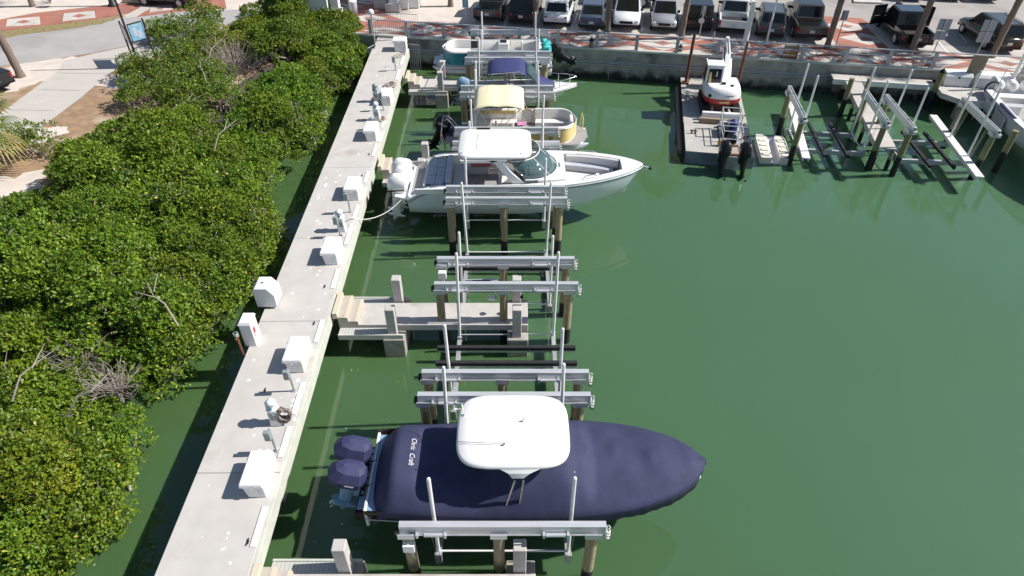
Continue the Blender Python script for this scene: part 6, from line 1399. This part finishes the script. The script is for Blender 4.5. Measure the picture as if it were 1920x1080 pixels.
LB = [at(x, y, 3.0) for x, y in ((430, -45), (450, -6), (440, 40), (450, 90), (430, 140), (375, 190), (300, 215), (225, 232), (150, 268), (75, 292), (40, 330), (5, 380), (-50, 430), (-200, 500), (-260, 600), (-260, 1200))]
Y = 6.6; row = 0
while Y < 52:
    xr, xl = interp(RB, Y), interp(LB, Y)
    if xr is not None and xl is not None:
        s0 = .92; x = xr - 2.75*s0
        # lower apron trees overhanging the water come first, taller ones behind
        first = True
        while x > xl + 1.5 or first:
            s = float(rng.uniform(.78, 1.15)); depth = xr - x - .7
            zb = .25 if depth < 2 else (1.0 if depth < 4.2 else 1.55)
            bx = at(440, 118, 3.0)
            if (x - bx.x)**2 + ((Y - bx.y)*.8)**2 > 2.1**2: mangrove('dense', x + rng.normal(0, .18), Y + rng.normal(0, .25), zb + rng.normal(0, .22), s, zs=s*(1.0 if depth < 2 else 1.08))
            x -= 2.35 + rng.normal(0, .15); first = False
    Y += 2.2; row += 1
for px, py, s in ((400, 60, .8), (395, 150, .9), (420, 175, .8), (380, 95, .7), (345, 100, .8), (330, 60, .9), (300, 48, .7), (365, 35, 1.0), (255, 118, .75), (285, 135, .9), (320, 118, 1.0), (265, 165, .8), (350, 150, 1.0), (318, 178, .9), (60, 262, .8)):
    q = at(px, py, 2.9); mangrove('sparse', q.x, q.y, 1.75, s)
for px, py, s, lab in ((35, 850, .68, 'big yellowing mangrove at the lower left, brighter than its neighbours'), (428, 62, .8, 'small yellowing mangrove beside the grey dead bush near the top'), (300, 150, .5, 'tiny yellowing mangrove sprig below the information sign')):
    q = at(px, py, 3.2); mangrove('yellow', q.x, q.y, 1.35, s, lab)
for px, py in ((595, 208), (600, 232), (510, 415), (505, 455), (235, 890), (255, 800), (330, 655), (395, 575), (190, 985), (688, 95)):
    q = at(px, py, 1.3); mangrove('small', q.x - .9, q.y, .2, float(rng.uniform(.8, 1.1)))
for k in range(16):
    Yk = float(rng.uniform(8, 44)); xr = interp(RB, Yk)
    if xr is not None: mangrove('small', xr - float(rng.uniform(.8, 1.5)), Yk, float(rng.uniform(.15, .7)), float(rng.uniform(.6, 1.05)))
def dead_bush(label, px, py, z, r, n=70):
    q = at(px, py, z); t = thing('dead_bush', label, 'bush', (q.x, q.y, 1.6), 0, 'grey leafless bushes in the mangrove thicket')
    b = MB('twig')
    for k in range(n):
        a = random.uniform(0, 2*PI); e = random.uniform(.35, 1.35); L = r*random.uniform(.6, 1.15); d = Vector((math.cos(a)*math.cos(e), math.sin(a)*math.cos(e), math.sin(e)))
        p0 = Vector((random.gauss(0, .12), random.gauss(0, .12), 0)); p1 = p0 + d*L*.5; p2 = p0 + d*L + Vector((0, 0, random.uniform(-.25, .1))); b.tube([p0, p1, p2], .022, 5, taper=.006)
        for j in range(4):
            s_ = p1.lerp(p2, random.random()); f = s_ + (d + Vector((random.gauss(0, .6), random.gauss(0, .6), random.gauss(0, .4)))).normalized()*random.uniform(.2, .5); b.tube([s_, f], .009, 4, taper=.004)
    b.build('twigs', t)
    b = MB('twig')
    for k in range(3): a = k*2.1; b.tube([(0, 0, -.5), (.1*math.cos(a), .1*math.sin(a), .1), (.4*math.cos(a), .4*math.sin(a), r*.7)], .05, 6, taper=.02)
    b.build('stem', t)
dead_bush('largest grey dead bush, near the top of the thicket', 438, 120, 2.6, 2.5, 170)
dead_bush('grey dead bush low at the left edge of the thicket', 95, 600, 3.9, 1.25)
dead_bush('grey dead bush in the middle of the thicket by a bleached limb', 165, 640, 3.9, 1.0, 50)
dead_bush('grey dead bush by the creek below the far end of the thicket', 520, 185, 3.0, 1.3)
dead_bush('small grey dead bush below the information sign', 300, 120, 2.8, 1.2, 50)
for px, py, a, L in ((345, 195, .5, 2.4), (405, 85, 1.2, 2.2), (310, 240, -.4, 1.8), (380, 130, 2.0, 1.6), (170, 735, .3, 1.8), (420, 245, .9, 1.5), (90, 470, .2, 1.6), (300, 560, 2.4, 1.5), (60, 690, .8, 1.7)):
    q = at(px, py, 3.7); b = MB('twig'); d = Vector((math.cos(a), math.sin(a), .18)); s_ = Vector((-d.y, d.x, 0))
    b.tube([q - d*L*.5 + Vector((0, 0, -.6)), q - d*L*.2, q + d*L*.15 + s_*.1, q + d*L*.5 + Vector((0, 0, .12))], .034, 6, taper=.012); b.tube([q, q + (d + s_*.8)*.6 + Vector((0, 0, .15))], .025, 5, taper=.01); b.tube([q + d*.4, q + d*.4 + (d - s_*.9)*.5 + Vector((0, 0, .15))], .02, 5, taper=.01)
    tag(b.build('bare_branch'), 'bleached bare branch lying across the top of the mangroves', 'branch', 'bleached bare branches')

# palms
def frond_mesh(rng, n=30):
    V, F, tone = [], [], []
    for k in range(n):
        az = k*2.39996 + rng.normal(0, .1); el = R(62 - 105*(k/n)) + rng.normal(0, .08); dead = k > n*.82
        d = Vector((math.cos(az)*math.cos(el), math.sin(az)*math.cos(el), math.sin(el))); side = Vector((-math.sin(az), math.cos(az), 0)); up = side.cross(d) * -1
        pet = 1.15; c = d*pet + Vector((0, 0, -.10*pet)); nb = 15
        for j in range(nb):
            t = (j - (nb - 1)/2)/((nb - 1)/2)*R(105); dd = (d*math.cos(t) + side*math.sin(t) + up*.12*math.cos(t)).normalized(); L = .95*(.72 + .28*math.cos(t)); w = .035
            e = c + dd*L*.62; f = c + dd*L + Vector((0, 0, -.30*L - (.25 if dead else 0))); ss = dd.cross(up).normalized()*w; i0 = len(V)
            V += [c - ss*.4, c + ss*.4, e + ss, e - ss, f]; F += [(i0, i0 + 1, i0 + 2, i0 + 3), (i0 + 3, i0 + 2, i0 + 4)]; tn = rng.uniform(.9, 1) if dead else rng.uniform(.05, .7); tone += [tn, tn]
        ss = side*.02; i0 = len(V); V += [Vector((0, 0, 0)) - ss, Vector((0, 0, 0)) + ss, c + ss, c - ss]; F += [(i0, i0 + 1, i0 + 2, i0 + 3)]; tone += [.5]
    me = bpy.data.meshes.new('crown'); me.from_pydata([tuple(v) for v in V], [], F); a = me.attributes.new('leaf_tone', 'FLOAT', 'FACE'); a.data.foreach_set('value', np.array(tone, dtype=np.float32)); me.materials.append(M['frond']); return me
FR = [frond_mesh(rng), frond_mesh(rng, 36)]
def palm(label, base, h, lean=(0, 0), r=.19, k=0, skirt=True):
    t = thing('palm_tree', label, 'palm', base, 0, 'palms'); top = Vector((lean[0], lean[1], h))
    b = MB('bark'); pts = [Vector((lean[0]*(f**1.5), lean[1]*(f**1.5), h*f)) for f in [i/14 for i in range(15)]]
    rings = []
    for i, p in enumerate(pts):
        rr = r*(1.25 if i == 0 else 1.0 + .05*(-1)**i); rings.append([(p.x + rr*math.cos(a), p.y + rr*math.sin(a), p.z) for a in [2*PI*j/12 for j in range(12)]])
    b.loft(rings); b.build('trunk', t)
    o = bpy.data.objects.new('crown', FR[k % 2]); C.objects.link(o); o.parent = t; o.location = top; o.rotation_euler = (0, 0, random.uniform(0, 6)); o.scale = (1.15, 1.15, 1.15)
    return t
for k, (px, py, h, lab) in enumerate(((1138, 62, 6.2, 'palm trunk between the slate sedan and the white car'), (1277, 72, 6.6, 'palm trunk between the silver car and the black off-roader'), (1550, 90, 5.4, 'palm trunk right of the taupe pickup'), (1707, 100, 6.0, 'palm trunk in front of the open doored pickup'), (1859, 107, 6.0, 'palm trunk in front of the olive car'), (1004, 54, 6.4, 'dark palm trunk between the black and the white car'))):
    q = at(px, py, GZ); palm(lab, (q.x, q.y, GZ + .005), h, (random.uniform(-.1, .2), random.uniform(-.1, .1)), k=k)
q = at(845, 11, GZ); palm('palm standing in the sand near the kiosk', (q.x, q.y, GZ - .03), 5.5, r=.2)
q = at(40, 144, gz); palm('leaning palm beside the black pickup on the left', (q.x, q.y, gz), 6.0, (-.5, .2), r=.22)
q = at(62, 12, gz); palm('palm in the white sand at the top left', (q.x, q.y, gz), 5.0, r=.2)
q = at(-40, 330, GZ); palm('low palm whose fan leaves reach in at the left edge', (q.x + .2, q.y + .2, GZ - .03), 2.6, (.4, .1), k=1)
q = at(95, 6, gz); b = MB('twig')
for k in range(26): a = random.uniform(0, 6.28); b.tube([(q.x, q.y, gz), (q.x + .4*math.cos(a), q.y + .4*math.sin(a), gz + .7), (q.x + .8*math.cos(a), q.y + .8*math.sin(a), gz + 1.0)], .02, 4, taper=.006)
tag(b.build('dry_shrub'), 'dry leafless shrub in the white sand at the top edge', 'shrub')
